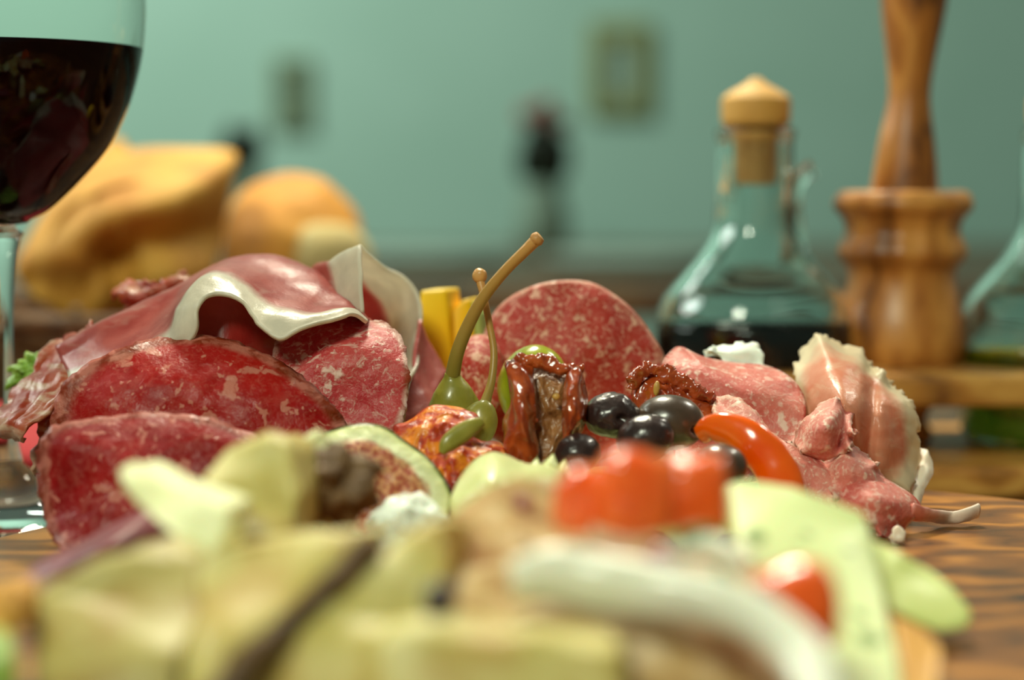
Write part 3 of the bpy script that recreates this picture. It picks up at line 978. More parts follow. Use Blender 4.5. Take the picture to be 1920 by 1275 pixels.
# ragged left end
tag(sheet('prosciutto_slice', [
    [(214, 545, .60), (250, 540, .60), (300, 528, .60), (362, 514, .60)], [(232, 560, .595), (262, 555, .592), (305, 540, .592), (360, 528, .592)],
    [(240, 580, .60), (280, 570, .60), (320, 560, .60), (370, 550, .60)], [(240, 640, .605), (280, 640, .605), (330, 630, .605), (380, 620, .605)]], M['ham_ragged'], None, 48, 20, .001, rough=.0018, rs=160, seed=12, ragged=.003),
    'ragged brown edged prosciutto scrap behind the arched slice', 'ham', 'prosciutto slices')
tag(sheet('prosciutto_slice', [
    [(92, 650, .57), (130, 632, .57), (180, 612, .57)], [(60, 700, .56), (110, 690, .556), (175, 670, .553)],
    [(20, 745, .55), (80, 735, .545), (150, 720, .54)], [(-25, 790, .545), (20, 800, .535), (60, 800, .53)],
    [(-30, 812, .55), (10, 830, .54), (40, 835, .535)]], M['ham_ragged'], None, 56, 30, .0011, rough=.0022, rs=110, seed=14, ragged=.002),
    'ragged orange and white prosciutto end hanging over the left board edge', 'ham', 'prosciutto slices')
tag(sheet('prosciutto_slice', [
    [(60, 735, .555), (100, 730, .55), (160, 715, .54)], [(90, 760, .54), (130, 765, .535), (170, 760, .53)],
    [(70, 800, .54), (110, 820, .53), (160, 830, .525)], [(60, 900, .54), (110, 900, .535), (160, 900, .53)]], M['ham_ragged'], None, 40, 24, .0011, rough=.003, rs=130, seed=18, ragged=.003),
    'crumpled pale prosciutto tucked between the left end and the dark salami', 'ham', 'prosciutto slices')
tag(lump('lettuce_leaf', (75, 690, .572), (.0090, .005, .0036), M['leaf'], rough=.005, rs=300, seed=3, rot=(0, -.42, 0), sub=5), 'small green frilly lettuce tip at the left edge of the ham', 'lettuce')

# ------------------------------------------------------------------ salami slices
tag(disc('salami_slice', [(95, 830, .505), (106, 745, .508), (150, 690, .513), (230, 650, .518), (300, 632, .521), (370, 626, .523), (450, 642, .522), (530, 680, .517), (590, 725, .512), (630, 765, .509), (655, 805, .506), (650, 870, .50), (570, 920, .49), (400, 940, .485), (250, 920, .485), (130, 890, .495)],
         (380, 765, .502), M['salamiA'], None, 110, 26, .0016, 2.0, rough=.002, rs=55, seed=2, ragged=.0009, ruffle=(.0018, 5)), 'large dark red salami slice with brown rind leaning below the arched ham', 'salami', 'salami slices')
tag(disc('salami_slice', [(74, 915, .480), (70, 845, .481), (100, 800, .482), (170, 786, .483), (270, 772, .484), (350, 776, .484), (430, 796, .482), (500, 835, .479), (540, 890, .474), (500, 970, .463), (350, 1010, .458), (250, 1028, .459), (160, 1038, .461), (112, 1030, .464), (84, 985, .473)],
         (270, 890, .469), M['salamiA2'], None, 110, 26, .0016, 1.7, rough=.002, rs=60, seed=6, ragged=.0009, ruffle=(.0014, 5)), 'folded dark red salami slice nearest the wine glass foot', 'salami', 'salami slices')
tag(disc('salami_slice', [(513, 655, .533), (530, 628, .538), (580, 605, .543), (640, 592, .545), (690, 596, .543), (730, 608, .537), (755, 640, .529), (767, 690, .523), (766, 740, .519), (755, 785, .516), (735, 815, .514), (680, 840, .512), (600, 840, .512), (540, 780, .516), (513, 710, .523)],
         (640, 705, .519), M['salamiB'], None, 110, 24, .0017, 2.4, rough=.0015, rs=70, seed=3, ragged=.0008, ruffle=(.002, 4)), 'pink marbled salami slice curled beside the white fat peak', 'salami', 'salami slices')
tag(disc('salami_slice', [(864, 700, .578), (895, 655, .579), (922, 592, .58), (958, 556, .58), (1008, 533, .58), (1060, 525, .58), (1110, 530, .58), (1152, 552, .58), (1192, 586, .58), (1226, 632, .579), (1248, 680, .578), (1240, 760, .575), (1200, 830, .572), (1100, 870, .57), (1000, 860, .57), (900, 800, .574)],
         (1065, 690, .568), M['salamiR'], None, 110, 22, .0018, 2.0, rough=.002, rs=60, seed=5), 'fine grained red salami slice standing upright behind the green olive', 'salami', 'salami slices')
tag(disc('salami_slice', [(846, 690, .563), (858, 655, .565), (880, 632, .567), (910, 628, .568), (935, 650, .567), (945, 700, .562), (935, 760, .556), (890, 790, .554), (855, 760, .558)],
         (892, 710, .555), M['salamiR'], None, 64, 14, .0016, seed=9), 'small speckled salami slice edge between the two caper stems', 'salami', 'salami slices')
# right heap
tag(disc('salami_slice', [(1240, 690, .552), (1256, 660, .555), (1277, 650, .556), (1315, 667, .556), (1360, 677, .557), (1400, 681, .557), (1440, 686, .555), (1476, 702, .550), (1500, 727, .543), (1511, 755, .537), (1509, 790, .532), (1493, 825, .528), (1450, 880, .522), (1370, 900, .52), (1290, 880, .525), (1245, 780, .54)],
         (1415, 765, .534), M['salamiS'], None, 100, 22, .0016, 2.6, rough=.0012, rs=60, seed=4, ruffle=(.003, 4)), 'rosy salami slice curled in front of the vinegar cruet', 'salami', 'salami slices')
tag(disc('salami_slice', [(1338, 752, .527), (1375, 742, .527), (1415, 770, .524), (1445, 808, .52), (1492, 836, .516), (1550, 868, .512), (1590, 900, .508), (1600, 950, .502), (1540, 965, .498), (1470, 930, .50), (1400, 860, .505), (1350, 800, .515)],
         (1470, 870, .506), M['salamiS2'], None, 90, 18, .0016, 2.0, rough=.0015, rs=90, seed=7, ragged=.0008, ruffle=(.004, 5)), 'pale pink salami slice running down behind the orange pepper strip', 'salami', 'salami slices')
rh = tag(disc('prosciutto_slice', [(1487, 700, .56), (1503, 661, .566), (1530, 627, .57), (1553, 631, .568), (1583, 648, .566), (1618, 658, .564), (1634, 687, .56), (1656, 695, .558), (1678, 724, .555), (1704, 747, .552), (1720, 776, .549), (1724, 815, .546), (1728, 845, .543), (1720, 900, .54), (1690, 930, .535), (1630, 920, .53), (1560, 880, .53), (1500, 800, .545)],
              (1585, 765, .521), M['ham_right'], None, 160, 30, .0013, 1.7, rough=.0018, rs=75, seed=11, ragged=.0014, ruffle=(.0045, 5), folds=((1640, 690, 1625, 880, 14, .005),)), 'orange pink ham slice with a ragged cream fat rim, tallest on the right', 'ham', 'prosciutto slices')
tag(disc('salami_slice', [(1490, 830, .52), (1503, 792, .522), (1520, 773, .523), (1553, 747, .524), (1578, 748, .523), (1600, 766, .519), (1598, 800, .513), (1603, 822, .511), (1590, 842, .509), (1560, 858, .508), (1520, 860, .51)],
         (1548, 805, .505), M['salamiS2'], None, 110, 20, .0016, 2.2, rough=.0015, rs=110, seed=13, ragged=.0007, ruffle=(.005, 5), folds=((1590, 750, 1575, 830, 9, .006),)), 'small folded pale salami rosette in the middle of the right heap', 'salami', 'salami slices')
tag(disc('salami_slice', [(1540, 880, .514), (1560, 850, .516), (1592, 832, .517), (1622, 850, .516), (1650, 880, .513), (1660, 915, .509), (1620, 940, .504), (1570, 930, .505)],
         (1598, 885, .503), M['salamiS2'], None, 100, 18, .0016, 2.2, rough=.0015, rs=110, seed=16, ragged=.0008, ruffle=(.005, 4)), 'short pink salami fold directly above the lowest roll on the right', 'salami', 'salami slices')
rt = thing('salami_slice', 'rolled salami slice at the right with a white tail on the board', 'salami', W(1660, 1008, .50), 'salami slices')
disc('rolled_slice', [(1560, 930, .506), (1575, 900, .51), (1611, 884, .513), (1650, 892, .513), (1686, 911, .512), (1718, 934, .51), (1727, 957, .506), (1704, 984, .502), (1684, 1008, .499), (1664, 1010, .497), (1640, 995, .495), (1590, 975, .494)],
     (1645, 945, .493), M['salamiS'], rt, 90, 18, .0018, 2.0, rough=.0012, rs=100, seed=15, ruffle=(.002, 5))
tube('white_tail', [(1705, 958, .502), (1735, 966, .505), (1775, 970, .512), (1805, 968, .512), (1833, 957, .515)], (.0026, .0022, .0020, .0020, .0023), M['tail'], rt, 16, 30, .5, rough=.0004, flat_dir=(0, 1, .4))
tag(sheet('fat_strip', [[(1722, 838, .552), (1740, 845, .55), (1752, 868, .548)], [(1716, 880, .545), (1735, 890, .543), (1748, 895, .545)], [(1706, 910, .538), (1722, 920, .537), (1736, 915, .54)], [(1715, 945, .535), (1724, 952, .534), (1728, 950, .536)]],
    M['fat'], None, 24, 30, .0016, rough=.0006, rs=120, seed=2), 'white strip of fat at the right rim of the ham heap', 'fat')
tag(disc('cheese_flake', [(1323, 654, .565), (1350, 650, .566), (1385, 644, .566), (1422, 648, .566), (1429, 684, .56), (1400, 700, .557), (1371, 690, .558), (1350, 668, .562)], (1388, 668, .561), M['white_cheese'], None, 48, 8, .002, seed=3, ragged=.0012), 'thin white cheese flake standing above the rosy salami', 'cheese')
tag(lump('fat_crumb', (1682, 1008, .488), (.0018, .0015, .0026), M['fat'], rough=.0012, rs=500, sub=3), 'tiny white crumb on the board under the rolled salami', 'crumb')
rnd = random.Random(4)

# ------------------------------------------------------------------ yellow wedges behind
tag(slab('pepper_stick', [(788, 545, .60), (836, 543, .60), (850, 700, .60), (845, 830, .60), (770, 830, .60), (785, 650, .60)], (.004, .012, 0), M['yellow'], None, .001),
    'bright yellow stick standing beside the white fat band', 'pepper')
ps = thing('pepper_stick', 'shorter yellow wedge with a pale green edge behind the caper stems', 'pepper', W(870, 830, .60))
slab('flesh', [(845, 585, .605), (866, 562, .605), (882, 560, .605), (890, 640, .605), (893, 830, .60), (840, 830, .60)], (.003, .010, 0), M['yellow'], ps, .001)
slab('skin', [(884, 566, .604), (900, 590, .604), (905, 640, .604), (908, 830, .60), (894, 830, .60), (891, 640, .604)], (.003, .010, 0), M['rind_green'], ps, .0006)

# ------------------------------------------------------------------ lettuce bed under the olives and tomatoes
def bed_leaf(label, px, d, rx, ry, h, rz, seed):
    p = W(px, 900, d)
    V, U = [], []
    nr, ns = 14, 72
    for k in range(nr + 1):
        r = k / nr
        for i in range(ns):
            a = i / ns * math.tau
            e = 1 + .10 * noise.noise(Vector((math.cos(a) * 2.2 + seed, math.sin(a) * 2.2, 0))) + .05 * math.sin(11 * a + seed) * r
            x, y = rx * r * e * math.cos(a), ry * r * e * math.sin(a)
            z = .0212 + h * (1 - r * r) + .0022 * r ** 2 * (1 + math.sin(9 * a + seed)) + .0012 * noise.noise(Vector((x * 160, y * 160, seed)))
            V.append((p.x + x * math.cos(rz) - y * math.sin(rz), d + x * math.sin(rz) + y * math.cos(rz), z))
            U.append((i / ns, r))
    Fc = [(k * ns + i, k * ns + (i + 1) % ns, (k + 1) * ns + (i + 1) % ns, (k + 1) * ns + i) for k in range(nr) for i in range(ns)]
    tag(add('lettuce_leaf', V, Fc, M['bed_leaf'], None, U, True, .0007), label, 'lettuce', 'lettuce leaves under the antipasti')


bed_leaf('lettuce leaf under the upright dried tomato and black olives', 1090, .512, .034, .030, .0150, .2, 1)
bed_leaf('lettuce leaf under the brown olives and orange pepper strip', 1300, .502, .030, .026, .0140, -.4, 4)
bed_leaf('lettuce leaf under the roasted pepper scraps and caperberries', 865, .522, .028, .030, .0125, .7, 7)
bed_leaf('lettuce leaf under the rosy salami of the right heap', 1470, .530, .026, .024, .0070, .1, 9)

# ------------------------------------------------------------------ caperberries and green olive
cb = thing('caperberry', 'green caperberry with the longest stem reaching up over the salami', 'caperberry', W(850, 780, .53), 'caperberries')
stem_ = tube('stem', [(1008, 447, .520), (985, 470, .521), (945, 510, .523), (905, 560, .525), (877, 612, .527), (858, 660, .528), (848, 706, .53)], (.0017, .00155, .0015, .00165, .0018, .0019, .0021), M['caper_stem'], cb, 16, 60)
tube('stem_tip', [(1000, 455, .5203), (1006, 449, .520), (1013, 443, .5198)], (.0014, .0020, .0016), M['stem_tip'], stem_, 12, 12)
tube('berry', [(848, 698, .5300), (849, 708, .5302), (850, 722, .5305), (851, 742, .531), (852, 765, .5318), (852, 792, .5325), (850, 820, .533), (849, 838, .533), (848, 845, .533)], (.0019, .0025, .0042, .0060, .0072, .0074, .0058, .0030, .0004), M['caper'], cb, 32, 50, rough=.0005, rs=150)
cb2 = thing('caperberry', 'small caperberry with knobbed stem crossing behind the longer stem', 'caperberry', W(880, 830, .52), 'caperberries')
tube('stem', [(899, 520, .533), (908, 560, .531), (918, 610, .53), (926, 660, .528), (922, 712, .525), (912, 748, .522), (905, 772, .52)], (.0013, .0010, .00095, .0010, .0011, .0014, .0022), M['caper_stem'], cb2, 14, 50)
lump('stem_knob', (899, 517, .533), (.0020, .0020, .0023), M['caper_stem'], cb2, rough=.0004, rs=300, sub=3)
lump('berry', (896, 800, .514), (.0050, .0050, .0075), M['caper'], cb2, rot=(0, .35, 0), rough=.0005, rs=140, sub=4)
tag(lump('green_olive', (1000, 725, .548), (.0103, .0100, .0122), M['green_olive'], rot=(0, .15, 0), rough=.0003, rs=60, sub=5), 'shiny yellow green olive behind the sun dried tomato', 'olive')

# ------------------------------------------------------------------ sun dried tomatoes
def ruffled(name, outline, centre, mat, parent, amp, fr, seed, solid=.0012, seg=120, rings=24):
    o = disc(name, outline, centre, mat, parent, seg, rings, solid, 1.6)
    for v in o.data.vertices:
        p = v.co + Vector((seed, seed * 2.0, 0))
        rid = 1 - abs(noise.noise(Vector((p.x * fr, p.y * fr, p.z * fr * .45)))) * 2
        rid2 = 1 - abs(noise.noise(Vector((p.x * fr * 2.3 + 5, p.y * fr * 2, p.z * fr * 1.3)))) * 2
        v.co.y -= amp * (rid + .45 * rid2)
        v.co.x += amp * .4 * noise.noise(p * fr * 1.5)
        v.co.z += amp * .4 * noise.noise(p * fr * 1.5 + Vector((9, 3, 1)))
    return o


td = thing('sundried_tomato', 'glossy upright sun dried tomato with wrinkled brown red skin, centre', 'dried tomato', W(1020, 860, .5), 'sun dried tomatoes')
ruffled('flesh', [(965, 690, .512), (1000, 684, .513), (1050, 692, .513), (1080, 700, .512), (1085, 760, .508), (1078, 815, .505), (1030, 862, .50), (985, 862, .50), (975, 800, .504), (968, 740, .508)], (1022, 770, .506), M['dried_flesh'], td, .0012, 260, 3)
ruffled('skin_lobe', [(950, 685, .506), (978, 676, .508), (1000, 690, .508), (1004, 740, .504), (1005, 800, .501), (1010, 850, .498), (985, 872, .496), (950, 862, .498), (941, 830, .502), (944, 790, .504), (956, 744, .505)], (978, 780, .4935), M['dried'], td, .0022, 120, 1, .0014)
ruffled('skin_lobe', [(1060, 700, .506), (1085, 688, .507), (1097, 715, .508), (1101, 760, .507), (1096, 805, .505), (1074, 826, .502), (1056, 836, .50), (1052, 790, .503), (1056, 740, .505)], (1077, 762, .4965), M['dried'], td, .0018, 140, 7, .0014)
tube('rolled_rim', [(950, 692, .507), (975, 679, .508), (1005, 680, .507), (1028, 674, .508), (1050, 688, .506), (1072, 692, .507), (1092, 694, .508)], (.0010, .0018, .0016, .0022, .0018, .0016, .0010), M['dried'], td, 16, 70, .8, rough=.0016, rs=260, seed=4)
lump('seed', (1043, 744, .5015), (.0011, .0008, .0010), M['seed'], td, sub=2)
td2 = thing('sundried_tomato', 'crinkled crown shaped sun dried tomato above the brown olive', 'dried tomato', W(1260, 790, .53), 'sun dried tomatoes')
ruffled('skin', [(1183, 730, .537), (1190, 703, .540), (1216, 686, .542), (1240, 686, .542), (1258, 703, .541), (1284, 715, .539), (1302, 731, .538), (1328, 740, .536), (1344, 758, .535), (1346, 790, .532), (1300, 800, .528), (1230, 790, .528), (1190, 770, .532)], (1258, 748, .526), M['dried'], td2, .0024, 220, 13, .0014)
tube('rolled_rim', [(1186, 730, .532), (1192, 706, .532), (1216, 690, .533), (1238, 692, .532), (1257, 708, .531), (1283, 719, .530), (1304, 736, .529), (1330, 746, .53), (1343, 770, .532)], (.0012, .0018, .0019, .0014, .0021, .0016, .0021, .0018, .0012), M['dried'], td2, 16, 110, .9, rough=.0020, rs=330, seed=8)
lump('seed', (1231, 728, .5245), (.0009, .0008, .0021), M['seed'], td2, sub=2, rot=(0, .1, 0))

# ------------------------------------------------------------------ olives
def olive_shape(dent):
    def f(p):
        q = p.copy()
        if dent:
            k = math.exp(-((q.x - dent[0]) ** 2 + (q.z - dent[1]) ** 2) / dent[2]) if q.y < 0 else 0
            q = q * (1 - dent[3] * k)
        return q
    return f


tag(lump('black_olive', (1148, 780, .507), (.0077, .0070, .0062), M['black_olive'], rot=(0, .12, 0), rough=.0007, rs=170, seed=3, sub=5, squash=olive_shape((.30, .05, .05, .32))), 'wrinkled black olive with a slit, beside the sun dried tomato', 'olive', 'dark olives')
bo = thing('brown_olive', 'smooth brown pitted olive below the crinkled tomato', 'olive', W(1255, 840, .508), 'dark olives')
lump('olive_flesh', (1256, 792, .508), (.0094, .0080, .0074), M['brown_olive'], bo, rot=(0, .10, 0), rough=.0002, rs=80, sub=5, squash=olive_shape((.80, -.10, .03, .40)))
tag(lump('black_olive', (1210, 822, .497), (.0078, .0068, .0062), M['black_olive'], rot=(0, -.25, 0), rough=.0004, rs=150, seed=8, sub=5), 'black olive in front of the brown pitted one', 'olive', 'dark olives')
tag(lump('black_olive', (1082, 850, .494), (.0060, .0062, .0050), M['black_olive'], rot=(0, -.3, 0), rough=.0004, rs=150, seed=12, sub=5), 'black olive half hidden at the foot of the upright dried tomato', 'olive', 'dark olives')
tag(lump('brown_olive', (1352, 872, .478), (.0068, .0066, .0055), M['brown_olive'], rot=(0, .15, 0), rough=.0002, rs=90, sub=5), 'brown olive with a bright highlight below the orange pepper strip', 'olive', 'dark olives')
tag(tube('pepper_strip', [(1314, 815, .497), (1335, 803, .494), (1370, 806, .491), (1408, 826, .488), (1442, 862, .486), (1466, 905, .484), (1474, 950, .483), (1470, 990, .483)], (.0026, .0036, .0042, .0050, .0054, .0056, .0056, .0045), M['pepper'], None, 24, 60, .55, rough=.0003, rs=120), 'shiny orange red pepper strip arching down over the right salami', 'pepper')

# orange red roasted pepper scraps around the caperberries
rp = thing('roasted_pepper', 'orange red roasted pepper scrap in front of the caperberries', 'roasted pepper', W(830, 900, .50), 'roasted pepper scraps')
ruffled('flesh', [(738, 800, .506), (765, 786, .509), (800, 765, .511), (840, 758, .511), (880, 768, .508), (900, 785, .504), (870, 810, .499), (840, 830, .497), (815, 855, .495), (790, 870, .494), (755, 840, .499)], (825, 800, .498), M['roast'], rp, .0022, 130, 21, .0014)
rp2 = thing('roasted_pepper', 'bright red roasted pepper curl below the small caperberry', 'roasted pepper', W(870, 920, .495), 'roasted pepper scraps')
ruffled('flesh', [(815, 850, .497), (845, 825, .50), (875, 815, .502), (905, 825, .502), (940, 828, .501), (945, 850, .497), (910, 870, .494), (890, 900, .49), (850, 940, .486), (815, 930, .487), (800, 885, .491)], (865, 868, .489), M['roast'], rp2, .0022, 140, 33, .0014)
rp3 = thing('roasted_pepper', 'ragged orange pepper flap tucked against the fig slice', 'roasted pepper', W(780, 880, .505), 'roasted pepper scraps')
ruffled('flesh', [(760, 830, .503), (790, 815, .505), (830, 820, .504), (850, 850, .50), (845, 900, .494), (810, 900, .492), (775, 870, .495)], (808, 858, .494), M['roast'], rp3, .0018, 160, 45, .0014)
tag(tube('green_herb_sprig', [(905, 790, .492), (885, 800, .491), (862, 815, .490), (840, 832, .4885), (828, 850, .4875)], (.0012, .0022, .0026, .0022, .0008), M['caper'], None, 12, 30, .6), 'green caper sliver lying over the orange pepper scraps', 'caper')

# ------------------------------------------------------------------ fig slice
fg = thing('fig_half', 'cut fig with green skin, pale ring and pink seedy flesh', 'fig', W(670, 1040, .475))
fo = [(505, 930, .476), (530, 870, .478), (565, 835, .480), (605, 812, .482), (650, 798, .483), (690, 794, .484), (725, 803, .484), (758, 826, .483), (795, 852, .481), (822, 880, .479), (842, 912, .477), (848, 945, .474), (825, 1000, .469), (760, 1042, .466), (660, 1048, .465), (560, 1020, .468)]
disc('cut_face', fo, (660, 935, .471), M['fig_flesh'], fg, 96, 24, .0004, 2.0, rough=.0008, rs=300, seed=3)
sk = [W(*p) for p in fo]
c3 = W(660, 935, .485)
V, Fc = [], []
NS, NR = 96, 14
for k in range(NR):
    a = k / (NR - 1) * math.pi / 2
    for i in range(NS):
        e = W(*crc(fo, i / NS))
        p = c3 + (e - c3) * math.cos(a)
        p.y = e.y + .017 * math.sin(a) + (c3.y - e.y) * (1 - math.cos(a)) * .5
        V.append(p)
for k in range(NR - 1):
    for i in range(NS):
        j = (i + 1) % NS
        Fc.append((k * NS + i, k * NS + j, (k + 1) * NS + j, (k + 1) * NS + i))
add('skin', V, Fc, M['fig_skin'], fg)

# white fresh cheese and artichoke
tag(lump('fresh_cheese', (764, 1000, .452), (.0100, .0080, .0098), M['white_cheese'], rough=.0022, rs=160, seed=5, sub=5), 'scoop of white fresh cheese in front of the fig', 'cheese')
ar = thing('artichoke_heart', 'pale green artichoke heart with jagged leaf tips below the dried tomato', 'artichoke', W(930, 1000, .46))
disc('heart', [(845, 960, .455), (852, 915, .46), (880, 872, .466), (915, 850, .47), (948, 852, .471), (985, 868, .471), (1030, 872, .472), (1060, 900, .468), (1050, 970, .455), (1010, 1060, .446), (890, 1075, .446)], (925, 935, .446), M['artichoke'], ar, 80, 16, .006, 2.2, rough=.0015, rs=120, seed=4)
for k, (x, y) in enumerate(((972, 866), (1000, 860), (1030, 852), (1052, 862))):
    sheet('leaf_tip', [[(x - 26, y + 45, .471), (x, y + 48, .470), (x + 26, y + 50, .471)], [(x - 16, y + 22, .473), (x, y + 22, .4715), (x + 18, y + 24, .473)], [(x + 5, y, .476), (x + 7, y - 2, .476), (x + 9, y, .476)]], M['artichoke'], ar, 12, 12, .0008)

# ------------------------------------------------------------------ foreground cheeses (out of focus)
W_far = W


def W(px, py, d):
    """The front row of cheeses stands closer to the lens than the first estimate."""
    return W_far(px, py, d if d >= .44 else .44 - (.44 - d) * 1.5)


def chunk(name, label, outline, d, depth, mat, bev=.0025, lumpy=.0012, seed=1, cat='cheese', group='cheese pieces in the foreground'):
    return tag(slab(name, outline, depth, mat, None, bev, d=d, lump=lumpy, seed=seed), label, cat, group)


chunk('cheese_stick', 'whitish cheese stick pointing up left over the dark salami', [(214, 886, .395), (248, 868, .397), (330, 905, .39), (430, 945, .382), (432, 1010, .38), (392, 1052, .378), (300, 985, .384), (226, 918, .393)], .39, (.002, .016, -.002), M['cheese_pale'], seed=2)
chunk('cheese_chunk', 'pale yellow rough cheese chunk in front of the dark salami, upper left', [(372, 890, .40), (430, 830, .405), (505, 803, .407), (545, 825, .405), (556, 930, .40), (545, 1010, .397), (545, 1350, .395), (430, 1350, .392), (420, 1000, .393), (395, 950, .395)], .40, (.003, .022, -.004), M['cheese_yellow'], seed=3)
chunk('cheese_chunk', 'small pale cheese lump left of the fig slice', [(548, 830, .425), (580, 806, .428), (612, 815, .428), (616, 870, .426), (625, 985, .426), (680, 990, .426), (680, 1350, .425), (552, 1350, .425)], .425, (.0, .012, -.004), M['cheese_pale'], seed=4)
tag(lump('walnut_half', (622, 908, .420), (.0098, .0090, .0078), M['walnut'], rough=.004, rs=240, seed=4, sub=5), 'brown walnut half between the pale cheeses and the fig', 'walnut', None)
chunk('cheese_slab', 'large tan cheese slab filling the lower left corner', [(56, 1115, .368), (110, 1080, .37), (200, 1045, .373), (290, 1010, .376), (372, 1045, .374), (372, 1150, .365), (340, 1260, .357), (330, 1350, .352), (50, 1350, .352)], .36, (.004, .024, -.003), M['cheese'], .003, seed=5)
chunk('cheese_slab', 'yellow cheese slab left of the dark diagonal rind and gap shadow', [(376, 1046, .37), (470, 1015, .372), (560, 1002, .374), (685, 1000, .374), (640, 1062, .37), (540, 1140, .363), (430, 1235, .355), (350, 1350, .35), (322, 1350, .35), (345, 1240, .357), (370, 1130, .364)], .36, (.003, .022, -.003), M['cheese_yellow'], .003, seed=6)
cs = thing('cheese_wedge', 'yellow cheese wedge with a dark brown diagonal rind and gap shadow, lower centre left', 'cheese', W(600, 1340, .35), 'cheese pieces in the foreground')
slab('cheese_body', [(705, 1030, .366), (780, 985, .37), (852, 968, .372), (845, 1060, .366), (795, 1150, .36), (765, 1210, .355), (735, 1350, .347), (400, 1350, .345), (470, 1250, .35), (590, 1130, .358)], (.003, .022, -.004), M['cheese_yellow'], cs, .003, d=.36, lump=.0012, seed=7)
tube('rind', [(702, 1022, .3655), (640, 1080, .361), (560, 1150, .356), (480, 1230, .350), (400, 1330, .344)], (.0022, .0024, .0021, .0026, .0024), M['rind'], cs, 14, 40, .8, rough=.0008, rs=140)  # brown rind whose dark colour also stands in for the gap shadow
chunk('cheese_slab', 'buttery yellow cheese slab at the bottom centre edge of the frame', [(700, 1190, .343), (810, 1168, .345), (1000, 1192, .343), (1178, 1205, .342), (1188, 1350, .334), (700, 1350, .334)], .34, (0, .020, -.002), M['cheese_yellow'], .003, seed=9)
tag(lump('olive_piece', (822, 1128, .352), (.0030, .003, .0034), M['black_olive'], rough=.0006, rs=200, sub=3), 'small dark olive piece between the cheese and the bruschetta', 'olive')
tag(disc('cured_beef_slice', [(20, 1110, .415), (60, 1060, .42), (150, 1015, .425), (240, 968, .43), (300, 950, .432), (330, 1000, .43), (260, 1060, .42), (160, 1110, .412), (60, 1160, .406)], (180, 1040, .412), M['cured_beef'], None, 64, 12, .002, rough=.001, rs=60), 'dark crimson cured beef slice edge behind the tan cheese slab', 'ham')
chunk('bread_chunk', 'tan bread chunk cut off by the left frame edge', [(-60, 1110, .36), (10, 1105, .36), (28, 1150, .358), (24, 1195, .355), (-60, 1200, .355)], .36, (0, .02, -.002), M['crust'], .003, .002, 8, 'bread', None)
tag(disc('lettuce_leaf', [(-40, 1190, .355), (10, 1185, .355), (30, 1230, .352), (30, 1300, .347), (-40, 1330, .345)], (0, 1250, .346), M['leaf'], None, 40, 10, .0012, rough=.003, rs=120), 'green leaf at the lower left corner under the bread chunk', 'lettuce')

# bruschetta with tomato, onion and herbs
br = thing('bruschetta', 'toasted bread slice topped with tomato and onion, blurred in front', 'bread', W(1150, 1340, .35))
slab('toast', [(838, 965, .385), (880, 915, .392), (960, 893, .397), (1060, 905, .397), (1200, 1000, .39), (1400, 1045, .385), (1500, 1130, .375), (1556, 1240, .365), (1560, 1350, .352), (1190, 1350, .35), (1185, 1195, .357), (1000, 1172, .36), (850, 1165, .362), (815, 1060, .373)], (.0, .014, -.010), M['bread'], br, .003, lump=.0025, seed=3)
for k, (c, r, ro, lab) in enumerate((((1190, 925, .375), (.0072, .006, .0078), (0, .1, .2), 'pale red tomato dice on top of the bruschetta, left of two'),
                                     ((1300, 925, .377), (.0068, .006, .0072), (.2, -.1, 0), 'orange red tomato dice on top of the bruschetta, right of two'),
                                     ((1492, 1135, .355), (.0062, .006, .0072), (0, -.15, .3), 'orange red tomato dice resting against the herb cheese'),
                                     ((1085, 935, .378), (.0044, .005, .0062), (0, .3, 0), 'small pinkish tomato dice at the left end of the tomato pile'))):
    tag(lump('tomato_dice', c, r, M['tomato'], rot=ro, rough=.0010, rs=110, seed=k, sub=4, box=.45), lab, 'tomato', 'tomato pieces')
on = [(960, 1090, .357), (1040, 1078, .358), (1130, 1095, .357), (1240, 1112, .354), (1340, 1128, .352), (1430, 1165, .348), (1500, 1225, .343), (1540, 1300, .337), (1540, 1380, .332)]
tag(tube('onion_ring', on, (.0036, .0050, .0054, .0050, .0046, .0042, .0040, .0038, .0036), M['onion'], None, 18, 60, .7), 'thick white onion ring arching across the front of the bruschetta', 'onion')
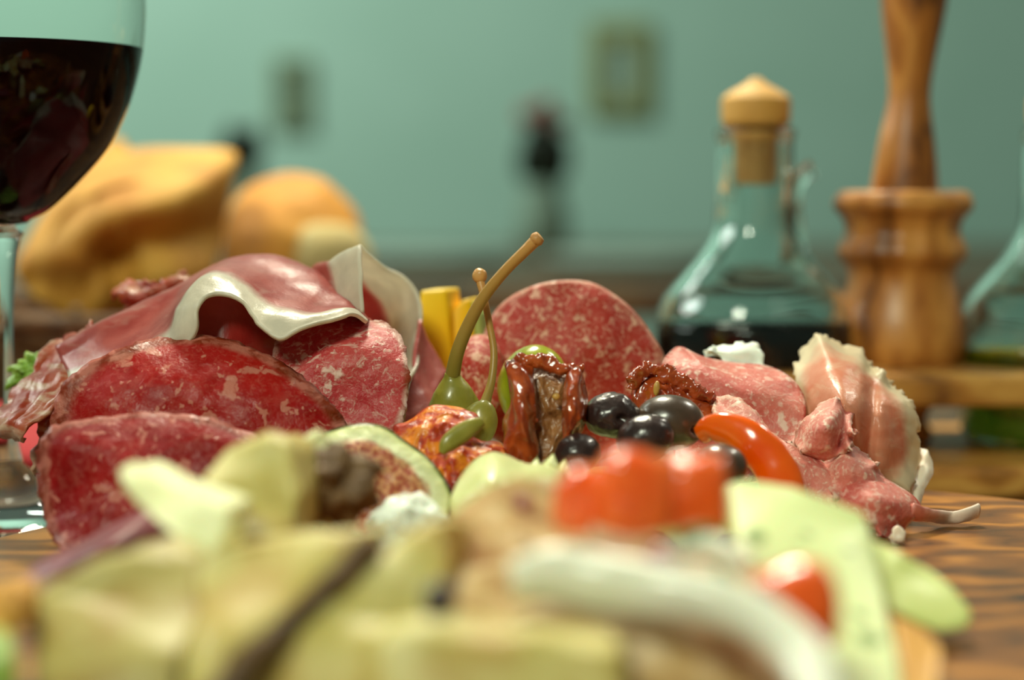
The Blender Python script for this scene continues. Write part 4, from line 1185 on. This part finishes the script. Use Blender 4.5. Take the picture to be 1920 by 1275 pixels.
tag(tube('onion_strip', [(1240, 1045, .367), (1290, 1030, .366), (1350, 1030, .364), (1400, 1060, .362)], (.0016, .0022, .0022, .0014), M['onion'], None, 12, 30, .6), 'short pale onion strip under the orange tomato dice', 'onion')
tag(tube('red_onion_strip', [(1395, 1140, .353), (1430, 1125, .352), (1460, 1150, .351)], (.0014, .0026, .0016), M['red_onion'], None, 12, 24, .7), 'purple onion bit beside the lower tomato dice', 'onion')
tag(lump('red_onion_strip', (1238, 1055, .362), (.0030, .003, .0028), M['red_onion'], rough=.001, rs=200, sub=3), 'dark maroon onion bit under the tomato pile', 'onion')
tag(lump('red_onion_strip', (982, 944, .386), (.0016, .0014, .0015), M['red_onion'], rough=.0006, rs=300, sub=3), 'tiny purple onion speck on the toast near the artichoke', 'onion')
tag(lump('herb_leaf', (1310, 1005, .366), (.0036, .0014, .0022), M['herb'], rough=.001, rs=240, sub=3), 'green herb leaf just below the right tomato dice', 'herb')
tag(lump('herb_leaf', (1358, 1100, .356), (.0030, .0016, .0030), M['herb'], rough=.001, rs=240, sub=3), 'vivid green herb leaf above the white onion ring', 'herb')

chunk('herb_cheese_slice', 'pale green herb speckled cheese slice leaning at the right front', [(1362, 905, .405), (1400, 898, .407), (1490, 912, .405), (1622, 962, .40), (1642, 1015, .397), (1660, 1110, .385), (1695, 1275, .366), (1710, 1360, .357), (1500, 1360, .352), (1430, 1150, .375), (1385, 1020, .39)], .39, (0, .008, -.002), M['herb_cheese'], .0018, .0006, 4)
chunk('cheese_wedge', 'pale green tapering wedge pointing right over the board', [(1628, 1012, .408), (1680, 1035, .408), (1742, 1065, .406), (1800, 1112, .403), (1828, 1152, .40), (1815, 1182, .397), (1775, 1190, .395), (1730, 1175, .395), (1672, 1145, .395), (1640, 1090, .40)], .40, (0, .010, -.002), M['gherkin'], .0035, .0006, 6)
chunk('yellow_cheese_stick', 'ochre yellow cheese stick low at the right of the herb cheese', [(1680, 1165, .382), (1735, 1180, .382), (1765, 1215, .376), (1765, 1350, .36), (1690, 1350, .36)], .37, (0, .010, -.001), M['ochre'], .002, .0006, 7)
